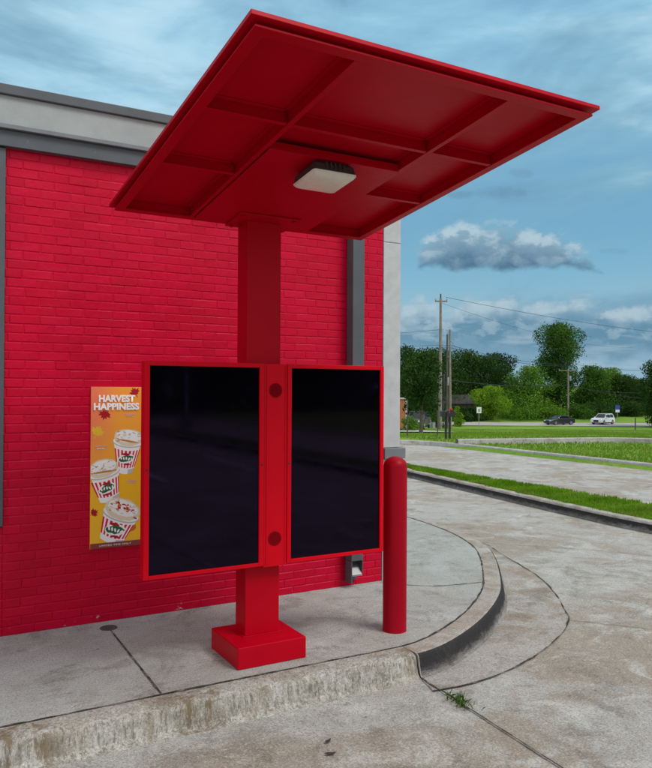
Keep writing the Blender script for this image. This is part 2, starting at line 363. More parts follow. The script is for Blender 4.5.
def car_paint(n, c):
    m, g, b = new_mat(n); P = g.n.new('ShaderNodeTexCoord').outputs['Object']
    g.put(b.inputs['Base Color'], g.mix(g.noise(P, 2.0, 3), tuple(x * 0.92 for x in c), c)); b.inputs['Roughness'].default_value = 0.25
    b.inputs['Coat Weight'].default_value = 0.8; b.inputs['Coat Roughness'].default_value = 0.05
    return m
M['paint_dark'] = car_paint('dark_grey_car_paint', (0.018, 0.02, 0.026))
M['paint_white'] = car_paint('white_car_paint', (0.78, 0.79, 0.80))
M['headlamp'] = flat('headlamp_plastic', (0.75, 0.77, 0.8), 0.1, 0.6)
M['taillamp'] = flat('tail_lamp_red', (0.35, 0.01, 0.01), 0.2, 0.6)
M['shingle'] = simple('dark_shingles', (0.030, 0.028, 0.027), 0.95, var=0.25, scale=3)
M['siding'] = simple('pinkish_siding', (0.17, 0.135, 0.12), 0.9)
M['leaf_dry'] = simple('dry_leaf_brown', (0.03, 0.022, 0.016), 0.8)
M['cap'] = simple('cast_iron_cap', (0.06, 0.062, 0.058), 0.7, var=0.25, scale=40, bump=0.4, bscale=200)

# ------------------------------------------------------------------ mesh builder
class MB:
    def __init__(s): s.v = []; s.f = []; s.mi = []; s.cur = 0
    def q(s, *pts):
        i = len(s.v); s.v.extend(tuple(p) for p in pts); s.f.append(tuple(range(i, i + len(pts)))); s.mi.append(s.cur)
    def box(s, x0, x1, y0, y1, z0, z1, xf=None):
        P = [(x0, y0, z0), (x1, y0, z0), (x1, y1, z0), (x0, y1, z0), (x0, y0, z1), (x1, y0, z1), (x1, y1, z1), (x0, y1, z1)]
        if xf: P = [xf(*p) for p in P]
        i = len(s.v); s.v.extend(tuple(p) for p in P)
        for f in ((0, 3, 2, 1), (4, 5, 6, 7), (0, 1, 5, 4), (1, 2, 6, 5), (2, 3, 7, 6), (3, 0, 4, 7)):
            s.f.append(tuple(i + k for k in f)); s.mi.append(s.cur)
        return s
    def loft(s, rings, closed=True, caps=True):
        n = len(rings[0]); i = len(s.v)
        for r in rings: s.v.extend(tuple(p) for p in r)
        for a in range(len(rings) - 1):
            for k in range(n if closed else n - 1):
                k2 = (k + 1) % n
                s.f.append((i + a * n + k, i + a * n + k2, i + (a + 1) * n + k2, i + (a + 1) * n + k)); s.mi.append(s.cur)
        if caps:
            s.f.append(tuple(i + k for k in reversed(range(n)))); s.mi.append(s.cur)
            s.f.append(tuple(i + (len(rings) - 1) * n + k for k in range(n))); s.mi.append(s.cur)
        return s
    def tube(s, pts, radii, n=8, caps=True):
        pts = [Vector(p) for p in pts]
        if not hasattr(radii, '__len__'): radii = [radii] * len(pts)
        rings = []; ref = None
        for i, p in enumerate(pts):
            t = (pts[min(i + 1, len(pts) - 1)] - pts[max(i - 1, 0)]).normalized()
            if ref is None: ref = t.orthogonal().normalized()
            ref = (ref - t * ref.dot(t)).normalized(); bb = t.cross(ref)
            rings.append([p + (ref * math.cos(2 * math.pi * k / n) + bb * math.sin(2 * math.pi * k / n)) * radii[i] for k in range(n)])
        return s.loft(rings, True, caps)
    def lathe(s, prof, n=32, cx=0, cy=0):
        rings = [[(cx + r * math.cos(2 * math.pi * k / n), cy + r * math.sin(2 * math.pi * k / n), z) for k in range(n)] for r, z in prof]
        return s.loft(rings)
    def build(s, name, mats, parent=None, smooth=False, bevel=0.0, seg=2, loc=None, ang=40):
        me = bpy.data.meshes.new(name); me.from_pydata(s.v, [], s.f); me.update()
        if not isinstance(mats, (list, tuple)): mats = [mats]
        for m in mats: me.materials.append(m)
        me.polygons.foreach_set('material_index', s.mi)
        if smooth:
            me.polygons.foreach_set('use_smooth', [True] * len(me.polygons))
            try: me.set_sharp_from_angle(angle=R(ang))
            except Exception: pass
        o = bpy.data.objects.new(name, me); col.objects.link(o)
        if parent is not None: o.parent = parent
        if loc is not None: o.location = loc
        if bevel:
            bm = o.modifiers.new('bevel', 'BEVEL'); bm.width = bevel; bm.segments = seg; bm.limit_method = 'ANGLE'; bm.angle_limit = R(35)
        return o
def np_mesh(name, verts, nq, mat, parent=None, k=4):
    """verts: (nq*k,3) array of separate k-gons"""
    me = bpy.data.meshes.new(name)
    me.vertices.add(nq * k); me.vertices.foreach_set('co', np.ascontiguousarray(verts, np.float32).ravel())
    me.loops.add(nq * k); me.loops.foreach_set('vertex_index', np.arange(nq * k, dtype=np.int32))
    me.polygons.add(nq); me.polygons.foreach_set('loop_start', np.arange(nq, dtype=np.int32) * k)
    try: me.polygons.foreach_set('loop_total', np.full(nq, k, np.int32))
    except Exception: pass
    me.update(calc_edges=True); me.validate()
    me.materials.append(mat)
    o = bpy.data.objects.new(name, me); col.objects.link(o)
    if parent is not None: o.parent = parent
    return o
def tag(o, label, cat, group=None, kind=None):
    o['label'] = label; o['category'] = cat
    if group: o['group'] = group
    if kind: o['kind'] = kind
    return o
def thing(name, label, cat, loc=(0, 0, 0), group=None, rz=0.0):
    o = bpy.data.objects.new(name, None); col.objects.link(o); o.location = loc; o.rotation_euler = (0, 0, rz); o.empty_display_size = 0.3
    return tag(o, label, cat, group)
def structure(o): o['kind'] = 'structure'; return o
def stuff(o, label, cat): return tag(o, label, cat, kind='stuff')
def spline(pts, n):
    """Catmull-Rom through 2-D points, resampled evenly to n points"""
    P = [Vector((p[0], p[1])) for p in pts]; P = [P[0] * 2 - P[1]] + P + [P[-1] * 2 - P[-2]]
    d = []
    for i in range(1, len(P) - 2):
        for k in range(40):
            t = k / 40
            a, b_, c_, e = P[i - 1], P[i], P[i + 1], P[i + 2]
            d.append(0.5 * ((2 * b_) + (c_ - a) * t + (2 * a - 5 * b_ + 4 * c_ - e) * t * t + (3 * b_ - a - 3 * c_ + e) * t ** 3))
    d.append(P[-2])
    L = [0.0]
    for i in range(1, len(d)): L.append(L[-1] + (d[i] - d[i - 1]).length)
    o = []; j = 0
    for k in range(n):
        s_ = L[-1] * k / (n - 1)
        while j < len(L) - 2 and L[j + 1] < s_: j += 1
        f_ = (s_ - L[j]) / max(L[j + 1] - L[j], 1e-9)
        o.append(d[j].lerp(d[j + 1], min(max(f_, 0), 1)))
    return o
def offset(path, w):
    """shift to the right of the direction of travel"""
    o = []
    for i, p in enumerate(path):
        t = (path[min(i + 1, len(path) - 1)] - path[max(i - 1, 0)]).normalized()
        ww = w[i] if hasattr(w, '__len__') else w
        o.append(p + Vector((t.y, -t.x)) * ww)
    return o
def sweep(mb, path, prof):
    """prof: list of (offset to the right, z)"""
    cols_ = [[(q_.x, q_.y, z) for q_ in offset(path, w)] for w, z in prof]
    for a in range(len(prof) - 1):
        for i in range(len(path) - 1):
            mb.q(cols_[a][i], cols_[a + 1][i], cols_[a + 1][i + 1], cols_[a][i + 1])
def ribbon(mb, path, w, z, jit=0.25, seed=1):
    r_ = random.Random(seed)
    ws = [w * (1 + r_.uniform(-jit, jit)) for _ in path]
    a = offset(path, [-x / 2 for x in ws]); b_ = offset(path, [x / 2 for x in ws])
    for i in range(len(path) - 1):
        mb.q((a[i].x, a[i].y, z), (b_[i].x, b_[i].y, z), (b_[i + 1].x, b_[i + 1].y, z), (a[i + 1].x, a[i + 1].y, z))
def wobble(path, amp, seed):
    r_ = random.Random(seed); return [p + Vector((r_.uniform(-amp, amp), r_.uniform(-amp, amp))) for p in path]

# ------------------------------------------------------------------ site frame: s runs away from the eye along the road normal, t to its right
def site(s, t): return (0.4927 * s + 0.8702 * t, -5.4748 + 0.8702 * s - 0.4927 * t)
def sval(x, y): return 0.4927 * x + 0.8702 * (y + 5.4748)
PROF = [(-500, 0), (27, 0), (60, -1.65), (104, -3.80), (107, -3.9), (126, -3.9), (131, -3.55), (150, -2.7), (200, -2.2), (420, 2.0), (900, 6.0)]
def ground_z(x, y):
    s = sval(x, y)
    for (a, za), (b_, zb) in zip(PROF, PROF[1:]):
        if s <= b_: return za + (zb - za) * (s - a) / (b_ - a)
    return PROF[-1][1]
ZR = -0.15      # drive surface; the sidewalk top is z = 0

# ================================================================== GROUND
xs = sorted(set([-400, -250, -150, -100, -70] + list(range(-50, 14, 4)) + [14.6, 15.08, 16] + list(range(18, 120, 3)) + list(range(120, 240, 8)) + [260, 300, 350, 420, 500, 650]))
ys = sorted(set([-300, -150, -80, -50] + list(range(-46, 14, 4)) + [15.6, 16.35, 17] + list(range(18, 130, 3)) + list(range(130, 260, 8)) + [280, 320, 380, 450, 550, 700]))
mb = MB()
r2 = random.Random(3)
grid = {}
for i, x in enumerate(xs):
    for j, y in enumerate(ys):
        paved = (x < 15.0 and y < 16.0 and y > -47 and x > -50)
        z = -0.32 if paved else ground_z(x, y) - 0.035
        if not paved and sval(x, y) > 30: z += r2.uniform(-0.05, 0.05)
        grid[i, j] = len(mb.v); mb.v.append((x, y, z))
for i in range(len(xs) - 1):
    for j in range(len(ys) - 1):
        mb.f.append((grid[i, j], grid[i + 1, j], grid[i + 1, j + 1], grid[i, j + 1])); mb.mi.append(0)
structure(mb.build('ground', M['lawn'], smooth=True, ang=60))

# drive surface: one concrete sheet with a rounded far corner
mb = MB()
pts = [(-48, -45), (15.0, -45), (15.0, 13.0)]
for k in range(1, 9):
    a = R(90 * k / 8); pts.append((15.0 - 3.0 * (1 - math.cos(a)), 13.0 + 3.0 * math.sin(a)))
pts.append((-48, 16.0))
mb.q(*[(x, y, ZR) for x, y in pts])
structure(mb.build('road', M['road']))

# ------------------------------------------------------------------ sidewalk, kerb and gutter
JPTS = [(-9, -1.457), (-5, -1.457), (0, -1.457), (1.5, -1.457), (2.4, -1.46), (2.72, -1.462), (3.0, -1.435), (3.35, -1.29), (3.785, -1.03), (4.25, -0.66), (4.643, -0.232),
        (5.1, 0.34), (5.40, 0.83), (5.65, 1.55), (5.78, 2.5), (5.8, 4), (5.8, 8), (5.8, 13)]
J = spline(JPTS, 420)
iseam = min(range(len(J)), key=lambda i: (J[i] - Vector((2.84, -1.455))).length)
mb = MB(); mb.cur = 0
poly = [(p.x, p.y, 0.0) for p in J] + [(3.4, 13, 0), (3.4, 0.06, 0), (-9, 0.06, 0)]
mb.q(*poly)
structure(mb.build('sidewalk', M['walk']))
mb = MB()
ribbon(mb, wobble(J, 0.003, 5), 0.013, 0.004, 0.8, 2)
ribbon(mb, wobble(spline([(1.256, -0.235), (1.25, -0.8), (1.243, -1.45)], 40), 0.001, 6), 0.013, 0.0035, 0.3, 3)
ribbon(mb, wobble(spline([(3.62, -0.06), (3.95, -0.36), (4.42, -0.475)], 30), 0.001, 7), 0.009, 0.0035, 0.5, 4)
structure(mb.build('sidewalk_joint', M['joint']))
def kerb_profile(h0=0.0, w=0.165):
    return [(0.006, h0), (w - 0.035, h0), (w - 0.016, h0 - 0.004), (w - 0.004, h0 - 0.013), (w + 0.003, h0 - 0.03), (w + 0.024, ZR + 0.018), (w + 0.034, ZR + 0.006), (w + 0.06, ZR - 0.002), (w + 0.06, ZR - 0.1)]
LP = [(.006, 0), (.095, -.001), (.13, -.006), (.150, -.018), (.158, -.034), (.178, ZR + .03), (.196, ZR + .008), (.225, ZR - .002), (.225, ZR - .1)]
def end_cap(mb, i, prof):
    t_ = (J[i + 1] - J[i]).normalized(); n_ = Vector((t_.y, -t_.x))
    q_ = [J[i] + n_ * w for w, z in prof]; mb.q(*([(p.x, p.y, z) for p, (w, z) in zip(q_, prof)] + [(q_[0].x, q_[0].y, ZR - 0.1)]))
mb = MB(); sweep(mb, J[:iseam + 1], LP)
end_cap(mb, iseam, LP)
structure(mb.build('kerb', M['kerb_streaked'], smooth=True, ang=50))
pr = kerb_profile(0.0, 0.165)
mb = MB(); sweep(mb, J[iseam:], pr[:3]); mb.cur = 1; sweep(mb, J[iseam:], pr[2:]); mb.cur = 0; end_cap(mb, iseam, pr)
structure(mb.build('kerb', [M['kerb'], M['kerb_black']], smooth=True, ang=50))
# gutter pan, slightly paler than the drive, bounded by a tooled joint
Gp = spline([(2.815, -1.86), (3.1, -1.875), (3.44, -1.83), (3.96, -1.655), (4.48, -1.374), (4.79, -1.087), (5.37, -0.271), (5.80, 0.75), (6.02, 1.35), (6.15, 2.5), (6.18, 4), (6.18, 12)], 160)
Kb = offset(J, 0.19)[iseam:]
Kb = spline([(p.x, p.y) for p in Kb[::6]] + [(Kb[-1].x, Kb[-1].y)], 160)
mb = MB()
for i in range(159):
    mb.q((Kb[i].x, Kb[i].y, ZR + 0.004), (Gp[i].x, Gp[i].y, ZR + 0.004), (Gp[i + 1].x, Gp[i + 1].y, ZR + 0.004), (Kb[i + 1].x, Kb[i + 1].y, ZR + 0.004))
structure(mb.build('gutter', M['gutter']))
mb = MB()
ribbon(mb, wobble(Gp, 0.005, 8), 0.010, ZR + 0.008, 0.85, 5)
ribbon(mb, wobble(spline([(2.872, -1.655), (2.845, -2.07), (2.796, -2.88), (2.72, -4.2), (2.6, -7), (2.4, -16)], 160), 0.003, 9), 0.0095, ZR + 0.009, 0.7, 6)
ribbon(mb, wobble(spline([(4.62, -1.25), (5.02, -1.73), (5.8, -2.75), (7.4, -4.9)], 60), 0.004, 10), 0.007, ZR + 0.006, 0.5, 7)
ribbon(mb, wobble(spline([(6.03, 1.36), (6.94, 0.385), (7.25, -0.12), (8.3, -1.9)], 60), 0.004, 11), 0.006, ZR + 0.006, 0.5, 8)
structure(mb.build('road_joint', M['joint']))
# seam painted white with spilled sealant where the two kerbs meet
mb = MB()
tt = (J[iseam + 1] - J[iseam]).normalized(); nn = Vector((tt.y, -tt.x))
for a, b_ in zip(pr[1:7], pr[2:8]):
    p0 = J[iseam] + nn * (a[0] + 0.003); p1 = J[iseam] + nn * (b_[0] + 0.003)
    mb.q((p0.x - tt.x * 0.003, p0.y - tt.y * 0.003, a[1] + 0.003), (p1.x - tt.x * 0.003, p1.y - tt.y * 0.003, b_[1] + 0.003), (p1.x + tt.x * 0.003, p1.y + tt.y * 0.003, b_[1] + 0.003), (p0.x + tt.x * 0.003, p0.y + tt.y * 0.003, a[1] + 0.003))
structure(mb.build('kerb_seam', M['far_kerb']))

# ------------------------------------------------------------------ grass strip between the two drives
SK = spline([(10.1, 13.6), (9.75, 10.5), (9.12, 7.0), (8.70, 4.0), (8.46, 2.1), (8.36, 0.8), (8.36, -3), (8.4, -12), (8.4, -30)], 200)
mb = MB()
sweep(mb, SK, [(0.03, ZR - 0.05), (0.025, ZR + 0.02), (-0.005, -0.035), (-0.02, -0.01), (-0.04, 0.0), (-0.15, 0.0), (-0.15, -0.05)])
for fi in range(len(mb.f)): mb.mi[fi] = 1 if fi < 2 * (len(SK) - 1) else 0
structure(mb.build('kerb', [M['kerb'], M['kerb_black']], smooth=True, ang=50))
SB = [p + Vector((0.15, 0)) for p in SK]
mb = MB()
for i in range(len(SK) - 1):
    a, b_ = SB[i], SB[i + 1]
    mb.q((a.x, a.y, -0.012), (b_.x, b_.y, -0.012), (max(9.72, b_.x + 0.3), b_.y, -0.012), (max(9.72, a.x + 0.3), a.y, -0.012))
structure(mb.build('verge', M['turf']))
mb = MB(); bk = spline([(10.4, 13.6), (9.95, 10.5), (9.76, 8), (9.74, 4), (9.74, 0), (9.74, -30)], 60)
sweep(mb, bk, [(0.0, -0.03), (-0.11, -0.03), (-0.125, -0.05), (-0.135, ZR - 0.05)])
structure(mb.build('kerb', M['far_kerb'], smooth=True, ang=50))
def blades(name, pts, hmin, hmax, wid, mat, seed, lean=0.5, parent=None):
    """pts: (n,3). each blade is one bent strip of two quads folded into a triangle-like quad"""
    r_ = np.random.default_rng(seed); n = len(pts)
    h = r_.uniform(hmin, hmax, n); a = r_.uniform(0, 2 * np.pi, n); la = r_.uniform(0, 2 * np.pi, n); ln = r_.uniform(0, lean, n) * h
    w = wid * r_.uniform(0.6, 1.3, n)
    dx = np.stack([np.cos(a) * w / 2, np.sin(a) * w / 2, np.zeros(n)], 1)
    tip = np.stack([np.cos(la) * ln, np.sin(la) * ln, h], 1)
    mid = tip * np.array([0.4, 0.4, 0.62])
    V = np.stack([pts - dx, pts + dx, pts + mid + dx * 0.8, pts + tip, pts + mid - dx * 0.8], 1)
    return np_mesh(name, V.reshape(-1, 3), n, mat, parent, 5)
r_ = np.random.default_rng(11)
pp = []
while len(pp) < 52000:
    y = -3 + 14.5 * r_.random() ** 1.0; i = int(np.argmin([abs(p.y - y) for p in SK[::4]])) * 4
    x0 = SB[i].x - 0.015; x1 = max(9.74, x0 + 0.3)
    k = 160
    for xx, yy in zip(r_.uniform(x0, x1, k), y + r_.uniform(-0.06, 0.06, k)): pp.append((xx, yy, -0.012))
stuff(blades('verge_grass', np.array(pp), 0.022, 0.060, 0.011, M['blade'], 1), 'bright green mown grass on the narrow verge between the two drives', 'grass')

# far kerb of the second drive, curving left at its end
FK = spline([(-40, 16.0), (0, 16.0), (9, 16.0), (11.8, 15.95), (13.6, 15.3), (14.7, 14.0), (15.0, 12.2), (15.0, 9), (15.0, 4), (15.0, -8), (15.0, -40)], 220)
mb = MB(); sweep(mb, FK, [(0.0, ZR - 0.05), (-0.0, ZR + 0.02), (-0.03, -0.03), (-0.05, -0.01), (-0.16, -0.005), (-0.17, -0.08)])
structure(mb.build('kerb', M['far_kerb'], smooth=True, ang=50))
# a second raised concrete edging crossing the lawn beyond
mb = MB(); EK = spline([(15.05, 12.75), (17.3, 12.05), (19.6, 11.45), (20.6, 10.9), (21.6, 9.4), (22.8, 7.3), (25, 2.5), (28, -4)], 90)
sweep(mb, EK, [(0.10, -0.06), (0.09, 0.11), (0.07, 0.125), (-0.10, 0.125), (-0.12, 0.11), (-0.13, -0.06)])
structure(mb.build('kerb', M['far_kerb'], smooth=True, ang=50))

# field grass, thinning out with distance
pp = []
r_ = np.random.default_rng(5)
while len(pp) < 70000:
    s_ = 13.5 + 75 * r_.random() ** 1.7; t_ = s_ * r_.uniform(0.02, 0.58)
    x, y = site(s_, t_)
    if x < 15.19 or (y > 16 and x < 14): continue
    pp.append((x, y, ground_z(x, y) - 0.04))
pp = np.array(pp)
ne = len(pp)
stuff(blades('field_grass', pp, 0.03, 0.085, 0.028, M['blade_far'], 2, 0.7), 'green grass covering the open field as far as the road', 'grass')

# paved entry beyond the far kerb (left) and the public road
def terrain_ribbon(name, s0, s1, t0, t1, mat, lift, nt=60, skew=0.0):
    mb = MB()
    for i in range(nt):
        ta, tb = t0 + (t1 - t0) * i / nt, t0 + (t1 - t0) * (i + 1) / nt
        ns = 6
        for k in range(ns):
            sa, sb = s0 + (s1 - s0) * k / ns, s0 + (s1 - s0) * (k + 1) / ns
            q_ = []
            for s_, t_ in ((sa, ta), (sa, tb), (sb, tb), (sb, ta)):
                x, y = site(s_ + skew * t_, t_); q_.append((x, y, ground_z(x, y) + lift))
            mb.q(*q_)
    return structure(mb.build(name, mat))
terrain_ribbon('driveway', 37, 52, -30, 6.6, M['far_kerb'], 0.05, 20)
terrain_ribbon('road', 113, 124.5, -220, 260, M['asphalt'], 0.05, 60)

# ================================================================== BUILDING
XW0, XW1, XP = 0.58, 3.672, 3.857
bld = thing('restaurant_building', 'red painted brick restaurant with pale pillar at the corner and grey roof edge', 'building', (0, 0, 0))
# bricks: every brick a slightly uneven block in one painted wall
r3 = random.Random(21)
CH, BL, JT = 0.0627, 0.2005, 0.0046
def bricks(mb, xa, xb, za, zb):
    mb.q((xa, 0.0, za - 0.02), (xb, 0.0, za - 0.02), (xb, 0.0, zb), (xa, 0.0, zb))
    for k in range(int(round(za / CH)), int(zb / CH) + 1):
        z0 = k * CH; z1 = min(z0 + CH - JT, zb)
        if z1 - z0 < 0.01: continue
        x = -9 * BL + (0.5 * BL if k % 2 else 0.0) + r3.uniform(-0.012, 0.012) + math.floor(xa / BL) * BL
        while x < xb:
            x0, x1 = max(x + r3.uniform(-0.002, 0.002), xa), min(x + BL - JT + r3.uniform(-0.002, 0.002), xb)
            if x1 - x0 > 0.02:
                yf = -0.0026 - r3.uniform(0, 0.0016) - (0.0012 if r3.random() < 0.06 else 0); bv = 0.0045
                tl = [r3.uniform(-0.0011, 0.0011) for _ in range(4)]; dz = r3.uniform(-0.0014, 0.0014)
                O = [(x0, 0.0005, z0 + dz), (x1, 0.0005, z0 + dz), (x1, 0.0005, z1 + dz), (x0, 0.0005, z1 + dz)]
                I = [(x0 + bv, yf + tl[0], z0 + bv + dz), (x1 - bv, yf + tl[1], z0 + bv + dz), (x1 - bv, yf + tl[2], z1 - bv + dz), (x0 + bv, yf + tl[3], z1 - bv + dz)]
                i = len(mb.v); mb.v.extend(O + I)
                mb.f.append((i + 4, i + 5, i + 6, i + 7)); mb.mi.append(0)
                for a in range(4):
                    b_ = (a + 1) % 4; mb.f.append((i + a, i + b_, i + 4 + b_, i + 4 + a)); mb.mi.append(0)
            x += BL
mb = MB(); bricks(mb, XW0, XW1, 0.0, 3.40); mb.build('brick_wall', M['brick'], bld)
# left of the brick: a framed window bay above a brick sill wall
mb = MB(); bricks(mb, -5.0, XW0 - 0.0005, 0.0, 0.742); mb.build('sill_wall', M['brick'], bld)
mb = MB(); bricks(mb, -5.0, -2.5, 0.7524, 3.40); mb.build('brick_wall', M['brick'], bld)
mb = MB(); mb.box(-9, -5.002, 0.0, 0.3, -0.02, 3.4); mb.box(-5, XW0 - 0.01, 0.01, 0.3, -0.02, 0.74); mb.box(-5, -2.52, 0.01, 0.3, 0.742, 3.4); mb.build('wall_backing', M['brick'], bld)
wf = MB()
wf.box(0.50, 0.578, -0.03, 0.12, 0.75, 3.318); wf.box(-2.48, -2.40, -0.03, 0.12, 0.75, 3.318); wf.box(-2.398, 0.498, -0.03, 0.12, 0.75, 0.82); wf.box(-2.398, 0.498, -0.03, 0.12, 3.24, 3.318); wf.box(-0.98, -0.92, -0.028, 0.12, 0.822, 3.238)
wfo = wf.build('window', M['charcoal'], bld, bevel=0.004)
mb = MB(); mb.box(-2.39, 0.49, 0.03, 0.045, 0.81, 3.25); mb.build('pane', M['window'], wfo)
# body of the building behind the facade
mb = MB(); mb.box(-9, 3.80, 0.31, 13, -0.3, 3.62); mb.box(0.60, 3.66, 0.01, 0.305, -0.3, 3.62); mb.build('side_wall', M['stucco'], bld)
# pale corner pillar with control joint and grey base course
mb = MB()
mb.box(XW1 + 0.002, XP, -0.012, 0.305, 1.175, 2.995); mb.box(XW1 + 0.002, XP, -0.012, 0.305, 3.003, 3.5); mb.box(XW1 + 0.004, XP - 0.004, -0.006, 0.30, 2.99, 3.01); mb.box(XW1 + 0.002, XP, -0.012, 0.305, -0.02, 1.075)
mb.build('pillar', M['stucco'], bld, bevel=0.004)
mb = MB(); mb.box(XW1 + 0.001, XP + 0.042, -0.045, 0.34, 1.077, 1.172); mb.build('pillar_base_course', M['charcoal_light'], bld, bevel=0.006)
# roof edge: dark fascia, small lip, stucco band, coping
mb = MB(); mb.box(-9, XP + 0.05, -0.055, 0.30, 3.325, 3.435); mb.build('fascia', M['charcoal'], bld, bevel=0.003)
mb = MB(); mb.box(-9, XP + 0.08, -0.085, 0.30, 3.437, 3.468); mb.build('drip_trim', M['charcoal_light'], bld, bevel=0.003)
mb = MB(); mb.box(-9, XP + 0.055, -0.06, 0.33, 3.47, 3.665); mb.build('parapet_band', M['stucco_band'], bld)
mb = MB(); mb.box(-9, XP + 0.09, -0.085, 0.36, 3.667, 3.735); mb.build('roof_coping', M['charcoal'], bld, bevel=0.005)
mb = MB(); mb.box(-8.9, 3.75, 0.4, 12.9, 3.625, 3.64); mb.build('roof', M['roofing'], bld)
# downspout with an open shoe at its foot
mb = MB(); mb.box(3.293, 3.408, -0.115, -0.012, 0.232, 3.325)
dsp = mb.build('downspout', M['charcoal'], bld, bevel=0.004)
mb = MB()
mb.box(3.293, 3.300, -0.115, -0.012, 0.045, 0.230); mb.box(3.402, 3.408, -0.115, -0.012, 0.135, 0.230); mb.box(3.301, 3.401, -0.020, -0.012, 0.05, 0.230)
mb.q((3.301, -0.022, 0.228), (3.401, -0.022, 0.228), (3.401, -0.118, 0.105), (3.301, -0.118, 0.105))
mb.build('spout_shoe', M['charcoal'], dsp)
mb = MB(); mb.q((3.303, -0.112, 0.118), (3.398, -0.112, 0.118), (3.385, -0.022, 0.222), (3.303, -0.022, 0.222)); mb.q((3.303, -0.114, 0.115), (3.398, -0.114, 0.115), (3.385, -0.024, 0.219), (3.303, -0.024, 0.219)); mb.build('spout_lining', M['galv'], dsp)
# a couple of fastener heads on the fascia
for x in (0.71, 1.16):
    mb = MB(); mb.box(x, x + 0.004, -0.0565, -0.05, 3.365, 3.385); mb.build('fascia_clip', M['charcoal_light'], bld)

# ================================================================== ORDER POINT (plinth, post, displays, canopy)
op = thing('order_point_canopy', 'red steel drive-through order stand with two dark screens under a tilted square canopy', 'order stand', (1.98, -1.113, 0))
OX, OY = 1.98, -1.113
def B(mb): 
    mb.v = [(x - OX, y - OY, z) for x, y, z in mb.v]; return mb
mb = MB(); mb.box(1.746, 2.210, -1.337, -0.890, 0.0, 0.133); B(mb).build('plinth', M['red'], op, bevel=0.006)
mb = MB(); mb.box(1.868, 2.105, -1.160, -1.0, 0.134, 2.752)
mb.v = [(x, y, z + (-(y + 1.08) * 0.1165 if z > 2 else 0)) for x, y, z in mb.v]
B(mb).build('post', M['red'], op, bevel=0.006)
mb = MB(); mb.box(1.850, 2.123, -1.178, -0.982, 0.1335, 0.1375); B(mb).build('weld_bead', M['red'], op, bevel=0.002)
ZT, ZB, YF = 1.853, 0.583, -1.237
def cabinet(x0, x1, g0, g1, rear):
    mb = MB(); gz0, gz1 = 0.606, 1.826
    yb = -1.165; yi = YF + 0.012
    mb.box(x0, g0, YF, yb, ZB, ZT); mb.box(g1, x1, YF, yb, ZB, ZT)
    mb.box(g0, g1, YF, yb, ZB, gz0); mb.box(g0, g1, YF, yb, gz1, ZT)
    mb.box(g0, g1, yi + 0.006, yb, gz0, gz1)
    mb.box(rear[0], rear[1], yb, -1.085, ZB + 0.06, ZT - 0.06)
    o = B(mb).build('display_cabinet', M['red_bright'], op, bevel=0.0025)
    mb = MB(); mb.box(g0 + 0.0005, g1 - 0.0005, yi, yi + 0.005, gz0 + 0.0005, gz1 - 0.0005); B(mb).build('screen', M['glass'], o)
    return o
cl = cabinet(1.198, 1.9565, 1.229, 1.925, (1.26, 1.855)); cl['label'] = 'wider display cabinet beside the poster'
cr = cabinet(2.1205, 2.857, 2.149, 2.829, (2.118, 2.79)); cr['label'] = 'narrower display cabinet beside the bollard'
def lock(x, z, par):
    mb = MB(); mb.lathe([(0.006, 0), (0.006, 0.003), (0.004, 0.004)], 12)
    mb.v = [(x + a - OX, YF - c_ - OY, z + b_) for a, b_, c_ in mb.v]; mb.build('lock', M['black'], par)
lock(1.942, 1.22, cl); lock(2.133, 1.22, cr); lock(1.212, 1.22, cl)
mb = MB(); mb.box(1.9585, 2.1185, YF + 0.006, -1.163, 0.572, ZT - 0.002)
colm = B(mb).build('speaker_column', M['red_bright'], op, bevel=0.003)
mb = MB(); mb.box(1.972, 1.9745, YF + 0.005, YF + 0.0055, 0.58, ZT - 0.01); mb.box(2.1025, 2.105, YF + 0.005, YF + 0.0055, 0.58, ZT - 0.01); B(mb).build('fold_line', M['dark_grille'], colm)
for zc in (1.684, 0.748):
    mb = MB(); n = 40
    mb.lathe([(0.046, 0.0), (0.046, 0.0025), (0.043, 0.004), (0.0, 0.004)], n)
    mb.cur = 1
    for i in range(-7, 8):
        for j in range(-8, 9):
            px, py = i * 0.0056 + (0.0028 if j % 2 else 0), j * 0.0049
            if math.hypot(px, py) < 0.040:
                mb.q(*[(px + 0.0019 * math.cos(a * math.pi / 3), py + 0.0019 * math.sin(a * math.pi / 3), 0.0044) for a in range(6)])
    mb.v = [(2.036 + a - OX, YF + 0.006 - c_ - OY, zc + b_) for a, b_, c_ in mb.v]
    mb.build('speaker_grille', [M['dark_grille'], M['grille_hole']], colm)
